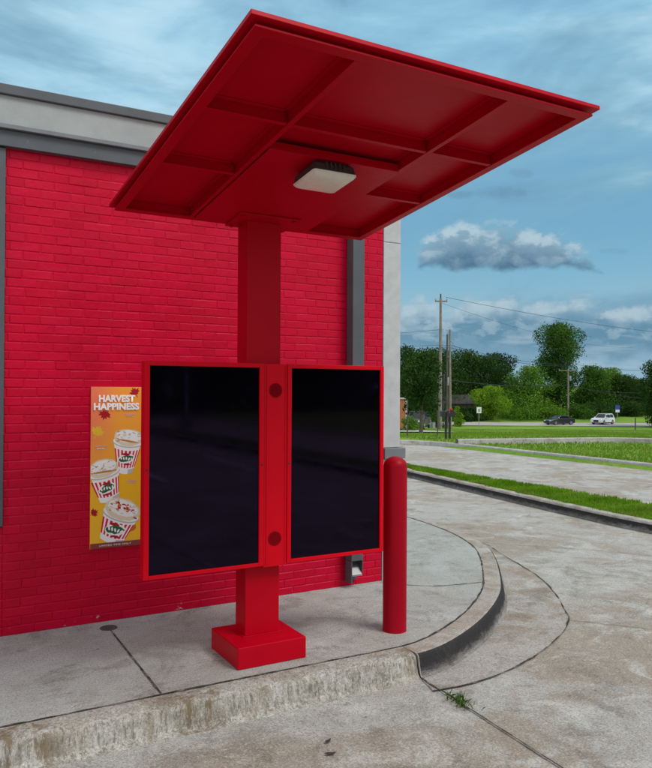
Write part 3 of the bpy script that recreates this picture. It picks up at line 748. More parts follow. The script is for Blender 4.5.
# canopy frame: local (a along the wall, b down the slope towards the wall, n up)
A0 = Vector((1.0792, -3.0387, 2.9977)); th = R(6.644)
bv = Vector((0, math.cos(th), -math.sin(th))); nv = Vector((0, math.sin(th), math.cos(th)))
W, L = 1.7461, 2.0708
def cx(a, b_, n): p = A0 + Vector((a, 0, 0)) + bv * b_ + nv * n; return (p.x - OX, p.y - OY, p.z)
OV = 0.025
FW, WEB, CZ = 0.052, 0.03, 0.062
mb = MB(); mb.box(WEB, W - WEB, WEB, L - WEB, CZ, CZ + 0.010, cx)
roof = mb.build('canopy_roof', M['red'], op, bevel=0.003)
def frame_ring(mb, o, i, n0, n1):
    """mitred rectangular ring from outer inset o to inner inset i"""
    def rc(k, n): return [cx(k, k, n), cx(W - k, k, n), cx(W - k, L - k, n), cx(k, L - k, n)]
    a, b_, c_, d = rc(o, n0), rc(i, n0), rc(i, n1), rc(o, n1)
    st = len(mb.v); mb.v.extend(a + b_ + c_ + d)
    for r0, r1 in ((0, 4), (4, 8), (8, 12), (12, 0)):
        for k in range(4):
            k2 = (k + 1) % 4; mb.f.append((st + r0 + k, st + r0 + k2, st + r1 + k2, st + r1 + k)); mb.mi.append(0)
mb = MB(); frame_ring(mb, -OV, WEB, 0.0265, 0.0455); mb.build('canopy_lip', M['red'], op, bevel=0.002)
mb = MB(); frame_ring(mb, 0.0, FW, 0.0, 0.010); frame_ring(mb, WEB, WEB + 0.014, 0.0105, CZ - 0.0005); mb.build('canopy_frame', M['red'], op, bevel=0.0015)
def rib_a(b_, a0, a1):      # parallel to the wall
    mb = MB(); mb.box(a0, a1, b_ - 0.012, b_ + 0.012, 0.003, 0.010, cx); mb.box(a0, a1, b_ - 0.007, b_ + 0.007, 0.0105, CZ - 0.006, cx)
    mb.box(a0, a1, b_ - 0.034, b_ + 0.034, CZ - 0.0055, CZ - 0.0005, cx)
    return mb.build('rib', M['red'], op, bevel=0.001)
def rib_b(a, b0, b1):
    mb = MB(); mb.box(a - 0.014, a + 0.014, b0, b1, 0.001, 0.008, cx); mb.box(a - 0.007, a + 0.007, b0, b1, 0.0085, CZ - 0.006, cx)
    mb.box(a - 0.036, a + 0.036, b0, b1, CZ - 0.0055, CZ - 0.0008, cx)
    return mb.build('rib', M['red'], op, bevel=0.001)
RA, RB = 0.466, 1.272
rib_b(RA, FW + 0.001, L - FW - 0.001); rib_b(RB, FW + 0.001, L - FW - 0.001)
for b_ in (0.66, 1.30):
    rib_a(b_, FW + 0.001, RA - 0.016); rib_a(b_, RB + 0.016, W - FW - 0.001)
rib_a(0.66, RA + 0.016, RB - 0.016)
# flat panel under the middle bay, with a turned-up front edge
mb = MB(); mb.box(RA + 0.0145, RB - 0.0145, 0.905, L - FW - 0.002, -0.008, -0.003, cx)
mb.box(RA + 0.0145, RB - 0.0145, 0.902, 0.9045, -0.008, 0.034, cx)
mb.build('ceiling_panel', M['red'], op, bevel=0.001)
mb = MB(); mb.box(0.70, 1.115, 1.79, 2.055, -0.020, -0.0085, cx); B2 = mb.build('mount_plate', M['red'], op, bevel=0.003)
for a in (0.735, 1.08):
    for b_ in (1.82, 2.03): mb = MB(); mb.box(a - 0.01, a + 0.01, b_ - 0.01, b_ + 0.01, -0.030, -0.0205, cx); mb.build('bolt', M['red'], op, bevel=0.002)
# ceiling light
mb = MB()
a0, a1, b0, b1 = 0.725, 0.985, 0.90, 1.15
def ring(i, n): return [cx(a0 + i, b0 + i, n), cx(a1 - i, b0 + i, n), cx(a1 - i, b1 - i, n), cx(a0 + i, b1 - i, n)]
mb.loft([ring(0.030, -0.0085), ring(0.012, -0.030), ring(0.006, -0.066)])
for k in range(5):
    mb.box(a0 + 0.075 + k * 0.026, a0 + 0.083 + k * 0.026, b0 + 0.0, b0 + 0.03, -0.058, -0.020, cx)
lh = mb.build('light_housing', M['bronze'], op, bevel=0.004)
mb = MB()
rings = []
for i, n in ((0.006, -0.067), (0.0, -0.070), (0.001, -0.076), (0.010, -0.087), (0.030, -0.097), (0.06, -0.103), (0.10, -0.106)):
    aa0, aa1, bb0, bb1 = a0 + i, a1 - i, b0 + i, b1 - i; c_ = 0.012
    rings.append([cx(*q_, n) for q_ in ((aa0 + c_, bb0), (aa1 - c_, bb0), (aa1, bb0 + c_), (aa1, bb1 - c_), (aa1 - c_, bb1), (aa0 + c_, bb1), (aa0, bb1 - c_), (aa0, bb0 + c_))])
mb.loft(rings); mb.build('lens', M['lens'], lh, smooth=True, ang=50)

# ================================================================== BOLLARD, DRAIN CAP, POSTER
BX, BY = 3.005, -1.165
mb = MB(); rb = 0.0835
prof = [(rb + 0.004, -0.01), (rb, 0.004)] + [(rb, z) for z in (0.4, 0.8, 1.155)] + [(rb * math.cos(R(a)), 1.155 + 0.068 * math.sin(R(a))) for a in (12, 25, 40, 55, 70, 82)] + [(0.002, 1.223)]
mb.lathe(prof, 48)
tag(mb.build('bollard', M['red_bollard'], smooth=True, ang=60, loc=(BX, BY, 0)), 'red painted round bollard at the curved kerb beside the order screens', 'bollard')
mb = MB(); mb.lathe([(0.060, -0.01), (0.060, 0.003), (0.055, 0.006), (0.048, 0.006), (0.046, 0.0045), (0.012, 0.0045), (0.010, 0.007), (0.001, 0.007)], 32)
tag(mb.build('cleanout_cap', M['cap'], loc=(1.256, -0.165, 0.0), smooth=True, ang=25), 'small round dark cleanout cap set in the sidewalk by the brick wall', 'drain cap')

PX0, PW, PZ1, PH = 1.155, 0.362, 1.700, 1.165
pos = thing('poster', 'tall orange autumn drinks poster with three striped cups on the brick wall', 'poster', (PX0, -0.02, PZ1 - PH))
m, g, b = new_mat('poster_orange_print')
P = g.n.new('ShaderNodeTexCoord').outputs['Object']; sx, sy, sz = g.sep(P)
c = g.mix(g.rng(sz, 0.35, 1.1), (0.97, 0.53, 0.018), (0.95, 0.36, 0.045))
c = g.mix(g.m('MULTIPLY', g.rng(sx, 0.25, 0.0), g.rng(sz, 0.3, 1.1)), c, (0.88, 0.20, 0.10))
g.put(b.inputs['Base Color'], c); b.inputs['Roughness'].default_value = 0.4
M['print_bg'] = m
PM = [flat('print_' + n, c) for n, c in (('white', (0.95, 0.95, 0.92)), ('red', (0.72, 0.010, 0.05)), ('cream', (0.80, 0.70, 0.50)), ('green', (0.02, 0.14, 0.05)), ('yellow', (0.82, 0.50, 0.04)), ('dark_red', (0.42, 0.01, 0.02)), ('grey', (0.55, 0.56, 0.57)), ('caramel', (0.55, 0.25, 0.06)), ('maroon', (0.26, 0.05, 0.045)), ('orange', (0.72, 0.17, 0.02)), ('pale_pink', (0.75, 0.45, 0.42)))]
WH, RD, CR, GR, YL, DR, GY, CA, MA, OR, PK = range(11)
mb = MB(); mb.box(0, PW, 0.0, 0.012, 0, PH); mb.build('panel', M['print_bg'], pos, bevel=0.001)
# drawing units: 203 wide by 662 tall, y down
class Pr:
    def __init__(s): s.mb = MB(); s.d = 0.0004
    def done(s, name): s.mb.build(name, PM, pos); s.mb = MB()
    def poly(s, mat, pts):
        s.mb.cur = mat; s.d += 0.000012
        pts = [(min(max(x, 0.5), 202.5), min(max(y, 0.5), 661.5)) for x, y in pts]
        s.mb.q(*[(x / 203 * PW, -s.d, PH - y / 662 * PH) for x, y in pts])
    def ell(s, mat, cx_, cy_, rx, ry, rot=0, n=20, seed=None, jit=0.0):
        r_ = random.Random(seed); a = R(rot); o = []
        for k in range(n):
            t = 2 * math.pi * k / n; j = 1 + (r_.uniform(-jit, jit) if jit else 0)
            ex, ey = rx * j * math.cos(t), ry * j * math.sin(t)
            o.append((cx_ + ex * math.cos(a) - ey * math.sin(a), cy_ + ex * math.sin(a) + ey * math.cos(a)))
        s.poly(mat, o)
pr_ = Pr()
def maple(mat, x, y, size, rot):
    a = R(rot); base = [(0, -1), (.16, -.55), (.42, -.72), (.40, -.32), (.95, -.38), (.72, -.05), (.86, .12), (.38, .38), (.45, .58), (.06, .44), (.05, 1.0), (-.05, 1.0), (-.06, .44), (-.45, .58), (-.38, .38), (-.86, .12), (-.72, -.05), (-.95, -.38), (-.40, -.32), (-.42, -.72), (-.16, -.55)]
    pr_.mb = MB(); pr_.poly(mat, [(x + size * (px * math.cos(a) - py * math.sin(a)), y + size * (px * math.sin(a) + py * math.cos(a))) for px, py in base]); pr_.done('printed_leaf')
def cup(bx, by, tx, ty, wb, wt, seed, topping, cut=1.0):
    """paper cup from base centre to rim centre; widths at base and rim"""
    r_ = random.Random(seed)
    ax = Vector((tx - bx, ty - by)); Ln = ax.length; ax.normalize(); sd = Vector((-ax.y, ax.x))
    if sd.x < 0: sd = -sd
    def pt(f_, k):     # f along the axis 0..1, k across -1..1
        w = (wb + (wt - wb) * f_) / 2; sag = 0.075 * wt * (1 - k * k)
        p = Vector((bx, by)) + ax * (Ln * f_) + sd * (w * k) - ax * sag
        return (p.x, p.y)
    def patch(mat, f0, f1, k0, k1, n=6):
        ks = [k0 + (k1 - k0) * i / n for i in range(n + 1)]
        pr_.poly(mat, [pt(f0, k) for k in ks] + [pt(f1, k) for k in reversed(ks)])
    patch(WH, 0.0, 1.0, -1, 1, 12)
    patch(GY, 0.0, 0.16, 0.35, 1)
    for i, (k0, k1) in enumerate(((-1.0, -.88), (-.76, -.62), (-.48, -.32), (-.18, .0), (.14, .32), (.46, .60), (.72, .84), (.92, 1.0))):
        patch(RD, 0.20, 0.78, k0, k1, 2)
    cen = Vector(pt(0.52, 0.0)); ang = math.degrees(math.atan2(sd.y, sd.x))
    pr_.ell(WH, cen.x, cen.y, wt * 0.29, wt * 0.165, ang - 12)
    pr_.ell(DR, cen.x - 2, cen.y - wt * 0.15, wt * 0.14, wt * 0.045, ang)
    pr_.ell(GR, cen.x, cen.y, wt * 0.25, wt * 0.115, ang - 12, 16, seed, 0.12)
    for i in range(5):      # pale script strokes on the green badge
        k = (i - 2) * 0.09 * wt
        pr_.ell(WH, cen.x + sd.x * k, cen.y + sd.y * k + r_.uniform(-1.5, 1.5), wt * 0.028, wt * 0.06, ang + r_.uniform(-30, 30), 8)
    pr_.ell(DR, cen.x + 2, cen.y + wt * 0.20, wt * 0.12, wt * 0.035, ang)
    # lid ring and whipped cream
    rim = Vector((tx, ty))
    pr_.ell(GY, rim.x, rim.y, wt * 0.53, wt * 0.20, ang, 24)
    pr_.ell(WH, rim.x + ax.x * wt * .03, rim.y + ax.y * wt * .03, wt * 0.52, wt * 0.19, ang, 24)
    cr_ = rim + ax * wt * 0.16
    pr_.ell(CR, cr_.x, cr_.y, wt * 0.52, wt * 0.30, ang, 26, seed, 0.05)
    pr_.ell(WH, cr_.x + ax.x * 5, cr_.y + ax.y * 5, wt * 0.44, wt * 0.22, ang, 26, seed + 1, 0.06)
    for i in range(34):
        q_ = cr_ + sd * r_.uniform(-.42, .42) * wt + ax * r_.uniform(-.16, .22) * wt
        pr_.ell((CR, GY, CR, topping)[i % 4], q_.x, q_.y, wt * r_.uniform(.02, .08), wt * r_.uniform(.010, .025), ang + r_.uniform(-25, 25), 9, i, .15)
    if topping == DR:
        for i in range(14):
            q_ = cr_ + sd * r_.gauss(0, .13) * wt + ax * (r_.gauss(0.06, .07)) * wt
            pr_.ell((DR, OR)[i % 2], q_.x, q_.y, wt * .045, wt * .03, r_.uniform(0, 90), 7, i, .3)
    else:
        q_ = rim + ax * wt * .04
        pr_.ell(CA, q_.x, q_.y, wt * .36, wt * .035, ang + 6, 12)
    pr_.done('printed_cup')
maple(DR, 176, 22, 24, -30); maple(DR, 55, 112, 27, 195); maple(YL, 26, 184, 30, 25); maple(DR, 14, 514, 20, 60); pr_.poly(OR, [(158, 604), (182, 572), (186, 590), (176, 600)]); pr_.done('printed_leaf')
cup(137, 354, 150, 230, 62, 118, 4, CA)
cup(76, 466, 52, 354, 78, 124, 9, CA)
cup(83, 634, 122, 530, 96, 146, 15, DR)
# unreadable caption lines
for (x0, x1, y) in ((133, 178, 113), (142, 168, 121), (18, 64, 243), (24, 56, 252), (146, 186, 391), (150, 182, 399)):
    x = x0; r4 = random.Random(int(y))
    while x < x1:
        w = r4.uniform(5, 11); pr_.poly(PK if y % 2 else CR, [(x, y - 2.3), (min(x + w, x1), y - 2.3), (min(x + w, x1), y + 2.3), (x, y + 2.3)]); x += w + 2.2
    pr_.done('caption')
pr_.poly(MA, [(0.5, 640), (202.5, 640), (202.5, 661.5), (0.5, 661.5)])
pr_.done('footer_band')
def text_mesh(name, txt, size, mat, parent, loc, width=None, fat=0.0, xs_=1.0):
    cu = bpy.data.curves.new(name, 'FONT'); cu.body = txt; cu.size = size; cu.align_x = 'CENTER'; cu.align_y = 'CENTER'; cu.offset = fat; cu.resolution_u = 3
    o = bpy.data.objects.new(name + '_curve', cu); col.objects.link(o)
    dg = bpy.context.evaluated_depsgraph_get(); dg.update()
    me = bpy.data.meshes.new_from_object(o.evaluated_get(dg)); bpy.data.objects.remove(o)
    xs2 = [v_.co.x for v_ in me.vertices]; cur = max(xs2) - min(xs2); k = (width / cur) if width else 1.0; mid = (max(xs2) + min(xs2)) / 2
    for v_ in me.vertices: v_.co = Vector(((v_.co.x - mid) * k, 0, v_.co.y))
    me.materials.clear(); me.materials.append(mat); me.name = name
    ob = bpy.data.objects.new(name, me); col.objects.link(ob); ob.parent = parent; ob.location = loc
    return ob
def ploc(x, y, d): return (x / 203 * PW, -d, PH - y / 662 * PH)
for txt, x, y, w in (('HARVEST', 103, 49, 146), ('HAPPINESS', 102, 82, 184)):
    text_mesh('heading', txt, 0.066, PM[WH], pos, ploc(x, y, 0.0072), w / 203 * PW, 0.0030)
text_mesh('footer', 'LIMITED TIME ONLY', 0.018, PM[WH], pos, ploc(100, 651, 0.0072), 128 / 203 * PW, 0.0)

# ================================================================== SMALL THINGS ON THE GROUND
r5 = np.random.default_rng(4)
n = 70
wp = np.stack([2.853 + r5.normal(0, 0.03, n), -2.06 + r5.normal(0, 0.055, n), np.full(n, ZR + 0.004)], 1)
wd = tag(blades('weed', wp - np.array([2.85, -2.06, ZR]), 0.02, 0.06, 0.008, M['weed'], 8, 2.2), 'small green weed growing from the joint in the drive', 'weed')
wd.location = (2.85, -2.06, ZR)
def dry_leaf(x, y, rz, sc, label):
    mb = MB(); out_ = [(-1, 0), (-.5, .35), (.1, .42), (.6, .22), (1, 0), (.55, -.25), (0, -.32), (-.55, -.25)]
    top = [(a * sc, b_ * sc, 0.006 + 0.012 * abs(b_) + 0.010 * a * a) for a, b_ in out_]; bot = [(a, b_, c_ - 0.002) for a, b_, c_ in top]
    mb.loft([bot, top])
    o = tag(mb.build('dead_leaf', M['leaf_dry'], loc=(x, y, ZR)), label, 'leaf', 'dead leaves on the drive'); o.rotation_euler = (0, 0, rz)
dry_leaf(1.93, -2.11, 0.5, 0.026, 'curled dark dead leaf on the drive, the one nearer the kerb')
dry_leaf(1.875, -2.23, -0.3, 0.030, 'curled dark dead leaf on the drive, the one farther from the kerb')

# ================================================================== TREES AND SHRUBS
def tree(name, label, cat, s_, t_, height, width, leaf, seed, n=5200, size=0.42, base=0.12, shape='round', trunk=True, group=None, tr=None, thick=False):
    r_ = np.random.default_rng(seed); pr = random.Random(seed)
    x, y = site(s_, t_); z = ground_z(x, y)
    root = thing(name, label, cat, (x, y, z - 0.05), group)
    H_, Wd = height, width / 2
    # crown clumps
    blobs = []
    nb = 34 if shape != 'shrub' else 14; n = int(n * 2.4); size *= 0.74
    for i in range(nb):
        f_ = base + (1 - base) * ((i + pr.random()) / nb)
        q_ = (f_ - base) / (1 - base)
        if shape == 'round': prof = math.sqrt(max(0.05, 1 - (2 * q_ - 0.9) ** 2 * 0.82))
        elif shape == 'tall': prof = 0.62 + 0.38 * math.sin(min(1, q_ * 1.25) * math.pi * 0.72) if q_ < 0.8 else math.sqrt(max(0.04, 1 - ((q_ - 0.62) / 0.42) ** 2))
        elif shape == 'cone': prof = max(0.10, 1.05 * (1 - q_) ** 0.75)
        elif shape == 'bank': prof = math.sqrt(max(0.08, 1 - q_ ** 2.2))
        else: prof = math.sqrt(max(0.1, 1 - q_ ** 2))
        a = pr.uniform(0, 2 * math.pi); rr_ = Wd * prof * pr.uniform(0.15, 0.80)
        br = Wd * pr.uniform(0.28, 0.46) * (0.55 + 0.6 * prof)
        blobs.append((math.cos(a) * rr_, math.sin(a) * rr_, min(f_ * H_, H_ - br * 0.75), br))
    bl = np.array(blobs); wts = bl[:, 3] ** 2; wts /= wts.sum()
    idx = r_.choice(len(bl), n, p=wts)
    d = r_.normal(0, 1, (n, 3)); d /= np.linalg.norm(d, axis=1)[:, None]
    rad = bl[idx, 3] * (0.55 + 0.5 * r_.random(n) ** 0.6) * (1 + 0.22 * r_.normal(0, 1, n) * (r_.random(n) < 0.25))
    C_ = bl[idx, :3] + d * rad[:, None] * np.array([1, 1, 0.8])
    C_[:, 2] = np.maximum(C_[:, 2], 0.12)
    nn_ = d + r_.normal(0, 0.55, (n, 3)); nn_ /= np.linalg.norm(nn_, axis=1)[:, None]
    tt_ = np.cross(nn_, r_.normal(0, 1, (n, 3))); tt_ /= np.linalg.norm(tt_, axis=1)[:, None]
    bb_ = np.cross(nn_, tt_); sz_ = size * r_.uniform(0.5, 1.35, n)[:, None]
    V = np.stack([C_ - tt_ * sz_ * .5, C_ + bb_ * sz_ * .34 - tt_ * sz_ * .05, C_ + tt_ * sz_ * .5, C_ - bb_ * sz_ * .34 + tt_ * sz_ * .05], 1)
    np_mesh('crown', V.reshape(-1, 3), n, leaf, root, 4)
    if trunk:
        mb = MB(); tr_ = tr or max(0.05, 0.022 * H_)
        lean = (pr.uniform(-.03, .03) * H_, pr.uniform(-.03, .03) * H_)
        top = H_ * 0.72
        pts_ = [(lean[0] * f_, lean[1] * f_, f_ * top) for f_ in (0, .15, .4, .7, 1)]
        mb.tube(pts_, [tr_ * 1.35, tr_, tr_ * .8, tr_ * .5, tr_ * .15], 8)
        for k in range(9):
            b_ = blobs[(k * 3 + 2) % len(blobs)]; f_ = min(0.85, max(0.2, b_[2] / top * 0.6))
            p0 = Vector((lean[0] * f_, lean[1] * f_, f_ * top)); p1 = Vector(b_[:3])
            md = (p0 + p1) / 2 + Vector((0, 0, 0.04 * H_))
            mb.tube([p0, md, p1], [tr_ * .42, tr_ * .26, tr_ * .08], 5)
        mb.build('trunk', M['bark'], root, smooth=True)
    return root
def at(px, s_): return (px - 326) / 741.7 * s_        # lateral distance of a bearing read off the site plan
TG = 'trees along the far side of the road'
tree('street_tree', 'small dark street tree with bare trunk on the lawn next to the pillar corner', 'tree', 37, 4.75, 4.2, 2.4, M['leaf_dark'], 1, 1700, 0.19, 0.28, tr=0.085)
TREES = [  # label, s, t, height, width, leaf, n, size, base, shape
    ('dark spiky topped tree behind the small street tree at left edge of the view', 95, 10.3, 10.6, 7.5, 'leaf_dark', 4200, .38, .05, 'round'),
    ('dark leafy tree left of the tall utility poles', 128, 15.6, 11.6, 10, 'leaf_dark', 5200, .46, .03, 'bank'),
    ('dark leafy tree behind the tall utility poles', 140, 20.5, 12.6, 14, 'leaf_dark', 5200, .5, .03, 'bank'),
    ('dark leafy tree just right of the tall utility poles', 146, 26.5, 12.3, 13, 'leaf_dark', 5200, .5, .03, 'bank'),
    ('dark rounded tree behind the yellow green bush', 150, 32.0, 11.4, 13, 'leaf_dark', 5200, .5, .03, 'bank'),
    ('pointed deep green evergreen rising left of the tallest tree', 162, 38.0, 12.2, 11, 'leaf_blue', 4600, .5, .1, 'round'),
    ('light green spreading tree in front of the tallest tree', 136, 37.0, 9.4, 11.5, 'leaf_light', 6000, .42, .02, 'bank'),
    ('tallest broad dark green tree towering over the tree line', 150, 47.0, 17.8, 11.6, 'leaf_mid', 11000, .46, .04, 'tall'),
    ('mid green tree at the right foot of the tallest tree', 143, 51.5, 9.4, 11, 'leaf_mid', 5600, .44, .02, 'bank'),
    ('mid green tree behind the white car', 148, 56.5, 9.0, 11, 'leaf_light', 5200, .46, .02, 'bank'),
    ('dark green tree behind the blue sign', 146, 58.5, 7.6, 10, 'leaf_dark', 5200, .44, .02, 'bank'),
    ('lower dark tree where the tree line slopes down to the right', 152, 64.0, 6.8, 10, 'leaf_dark', 4600, .46, .02, 'bank'),
    ('lowest far tree at the right end of the sloping tree line', 175, 78.0, 5.6, 12, 'leaf_mid', 3600, .5, .02, 'bank'),
]
for i, (lb, s_, t_, h_, w_, lf, n_, sz_, bs_, sh_) in enumerate(TREES):
    tree('tree', lb, 'tree', s_, t_, h_, w_, M[lf], 30 + i, n_, sz_, bs_, sh_, group=TG)
for i in range(7):
    tree('tree', 'dark tree farther right along the road beyond the open field', 'tree', 140 + (i * 29 % 17), 74 + i * 13, 8.5 + (i * 13 % 5), 14, M[('leaf_dark', 'leaf_mid')[i % 2]], 140 + i, 2200, .6, .02, 'bank', group='trees farther right along the road')
tree('tree', 'large dark tree cut by the right edge of the view', 'tree', 112, 50.5, 10.6, 7.6, M['leaf_dark'], 61, 5200, .40, .06, 'round', group=TG)
tree('shrub', 'bright yellow green bush behind the white road sign', 'shrub', 129, 28.3, 6.1, 8.0, M['leaf_yellow'], 70, 4200, .36, .02, 'shrub', tr=0.08)
tree('shrub', 'small yellow green bush at the foot of the leaning utility pole', 'shrub', 112, 19.9, 3.0, 2.4, M['leaf_yellow'], 71, 700, .28, .02, 'shrub', tr=0.05)
SH = [('dark shrub before the low house', 127, 24.6, 2.6, 5, 'leaf_dark'), ('low green shrub left of the yellow green bush', 128, 22.0, 2.4, 7, 'leaf_mid'), ('olive scrub under the light green tree', 131, 34.5, 2.2, 9, 'leaf_light'), ('olive scrub behind the dark car', 131, 40.0, 2.3, 8, 'leaf_light'),
      ('dark undergrowth behind the wooden roadside pole', 133, 45.5, 2.6, 8, 'leaf_mid'), ('dark undergrowth left of the blue sign', 136, 50.5, 2.8, 8, 'leaf_dark'), ('dark undergrowth right of the blue sign', 139, 56.5, 2.8, 8, 'leaf_dark'), ('dark undergrowth at the far right under the trees', 142, 62.0, 2.6, 9, 'leaf_dark')]
for i, (lb, s_, t_, h_, w_, lf) in enumerate(SH):
    tree('shrub', lb, 'shrub', s_, t_, h_, w_, M[lf], 80 + i, 1700, .36, .02, 'shrub', group='scrub along the foot of the trees', tr=0.05)
tree('shrub', 'pale green shrub on the grass behind the utility cabinet', 'shrub', 100, 15.0, 2.0, 3.0, M['leaf_mid'], 96, 700, .26, .02, 'shrub', tr=0.05)
tree('shrub', 'low brownish shrub beside the orange brick pier', 'shrub', 48, 5.5, 1.0, 1.6, M['leaf_light'], 95, 600, .14, .02, 'shrub', tr=0.03)
# dense tree line across the lot behind the eye, which the screens mirror
for i in range(9):
    xx, yy = -12 + i * 5.5, -50.5 + (i % 2) * 1.5
    sx_ = 0.4927 * xx + 0.8702 * (yy + 5.4748); tx_ = 0.8702 * xx - 0.4927 * (yy + 5.4748)
    tree('tree', 'dark tree in the row across the lot behind the viewer', 'tree', sx_, tx_, 8 + (i * 37 % 5) * 0.5, 8.5, M['leaf_dark'], 110 + i, 2600, .62, .0, 'bank', group='trees across the lot behind the viewer')

# ================================================================== POLES AND CABLES
def pole(s_, t_, h_, rad, mat, label, arms=(), lean=(0, 0), extras=None, group='utility poles'):
    x, y = site(s_, t_); z = ground_z(x, y)
    root = thing('utility_pole', label, 'utility pole', (x, y, z - 0.3), group)
    mb = MB(); mb.tube([(0, 0, 0), (lean[0] * .5, lean[1] * .5, h_ * .5), (lean[0], lean[1], h_)], [rad * 1.25, rad, rad * .72], 10); mb.build('shaft', mat, root, smooth=True)
    tx, ty = 0.8702, -0.4927
    for (dz, half, offc) in arms:
        mb = MB(); zc = h_ - dz
        mb.tube([(lean[0] + tx * (offc - half), lean[1] + ty * (offc - half), zc), (lean[0] + tx * (offc + half), lean[1] + ty * (offc + half), zc)], 0.075, 6)
        mb.build('crossarm', mat, root)
        for k in (-0.92, 0.92):
            px_, py_ = lean[0] + tx * (offc + half * k), lean[1] + ty * (offc + half * k)
            mb = MB(); mb.lathe([(0.03, 0), (0.06, .05), (0.045, .09), (0.065, .14), (0.03, .22)], 8, px_, py_); mb.v = [(a, b_, c_ + zc + 0.07) for a, b_, c_ in mb.v]
            mb.build('insulator', M['porcelain'], root)
    if extras:
        for (dz, hh, rr_, off_) in extras:
            mb = MB(); mb.lathe([(rr_ * .9, 0), (rr_, .05), (rr_, hh - .08), (rr_ * .7, hh)], 12, lean[0] + tx * off_, lean[1] + ty * off_); mb.v = [(a, b_, c_ + dz) for a, b_, c_ in mb.v]
            mb.build('equipment_can', M['transformer'] if rr_ > 0.14 else M['black_iron'], root, smooth=True)
    return root
pole(75, 11.55, 13.6, 0.16, M['pole'], 'tallest pale wooden utility pole with a short crossarm at its top', arms=((0.35, 0.62, 0.05), ), extras=((13.55, 0.45, 0.07, -0.0),))
pole(88, 14.35, 11.5, 0.13, M['pole_dark'], 'thin dark utility pole with hanging equipment between two paler poles', extras=((4.2, 2.6, 0.13, -0.35), (1.7, 1.9, 0.12, -0.42), (5.4, 1.0, 0.15, 0.1)))
pole(96, 16.1, 13.1, 0.17, M['pole'], 'grey wooden utility pole without crossarm beside the tallest pole', lean=(-0.10, 0.06))
pole(133, 43.4, 9.2, 0.16, M['pole'], 'brown roadside utility pole with a wide crossarm in front of the trees', arms=((0.35, 1.5, -0.2), ), extras=((7.0, 0.9, 0.2, 0.35),))
def wire(p0, p1, sag, label, rad=0.022):
    a = Vector(p0); b_ = Vector(p1); n_ = 28
    pts_ = [a.lerp(b_, i / n_) - Vector((0, 0, sag * 4 * (i / n_) * (1 - i / n_))) for i in range(n_ + 1)]
    o_ = pts_[0].copy(); mb = MB(); mb.tube([p - o_ for p in pts_], rad, 5)
    tag(mb.build('cable', M['wire'], loc=o_), label, 'cable', 'overhead cables')
def sp(s_, t_, z): x, y = site(s_, t_); return (x, y, z)
def zpx(yp, s_): return 1.7 + (389.2 - yp) / 741.7 * s_      # height of a sight line at distance s
wire(sp(75, 12.05, zpx(297.5, 75)), sp(120, 70, zpx(338, 120)), 0.9, 'upper cable running right from the crossarm of the tallest pole', 0.02)
wire(sp(75, 11.55, zpx(303, 75)), sp(150, 62, zpx(347, 150)), 1.2, 'second cable below the crossarm of the tallest pole', 0.013)
wire(sp(75, 11.5, zpx(330, 75)), sp(80, -14, zpx(336, 80)), 0.5, 'cable leaving the tallest pole to the left', 0.015)
wire(sp(96, 16.1, zpx(345.5, 96)), sp(133, 42.0, zpx(364, 133)), 0.55, 'upper of two cables sagging to the roadside crossarm', 0.03)
wire(sp(96, 16.1, zpx(348, 96)), sp(133, 44.6, zpx(365.5, 133)), 0.75, 'lower of two cables sagging to the roadside crossarm', 0.03)
wire(sp(80, -14, zpx(343, 80)), sp(96, 16.1, zpx(345.5, 96)), 0.3, 'upper cable arriving from the left at the grey pole', 0.02)
wire(sp(80, -14, zpx(346, 80)), sp(96, 16.1, zpx(348, 96)), 0.4, 'lower cable arriving from the left at the grey pole', 0.02)
wire(sp(133, 44.6, zpx(364, 133)), sp(150, 74, zpx(366.5, 150)), 0.8, 'cable running right from the roadside crossarm', 0.03)
wire(sp(96, 16.1, zpx(380.5, 96)), sp(133, 43.4, zpx(384.5, 133)), 0.5, 'thick low cable in front of the light green tree', 0.045)
wire(sp(133, 43.4, zpx(384, 133)), sp(128, 58, zpx(399, 128)), 0.5, 'low cable descending right from the roadside pole', 0.045)
wire(sp(133, 43.4, zpx(386, 133)), sp(140, 66, zpx(391, 140)), 0.6, 'thin low cable running right before the trees', 0.025)
wire(sp(96, 16.1, zpx(341, 96)), sp(99, 23.6, zpx(415, 99)), 0.0, 'guy cable slanting down from the grey pole', 0.018)

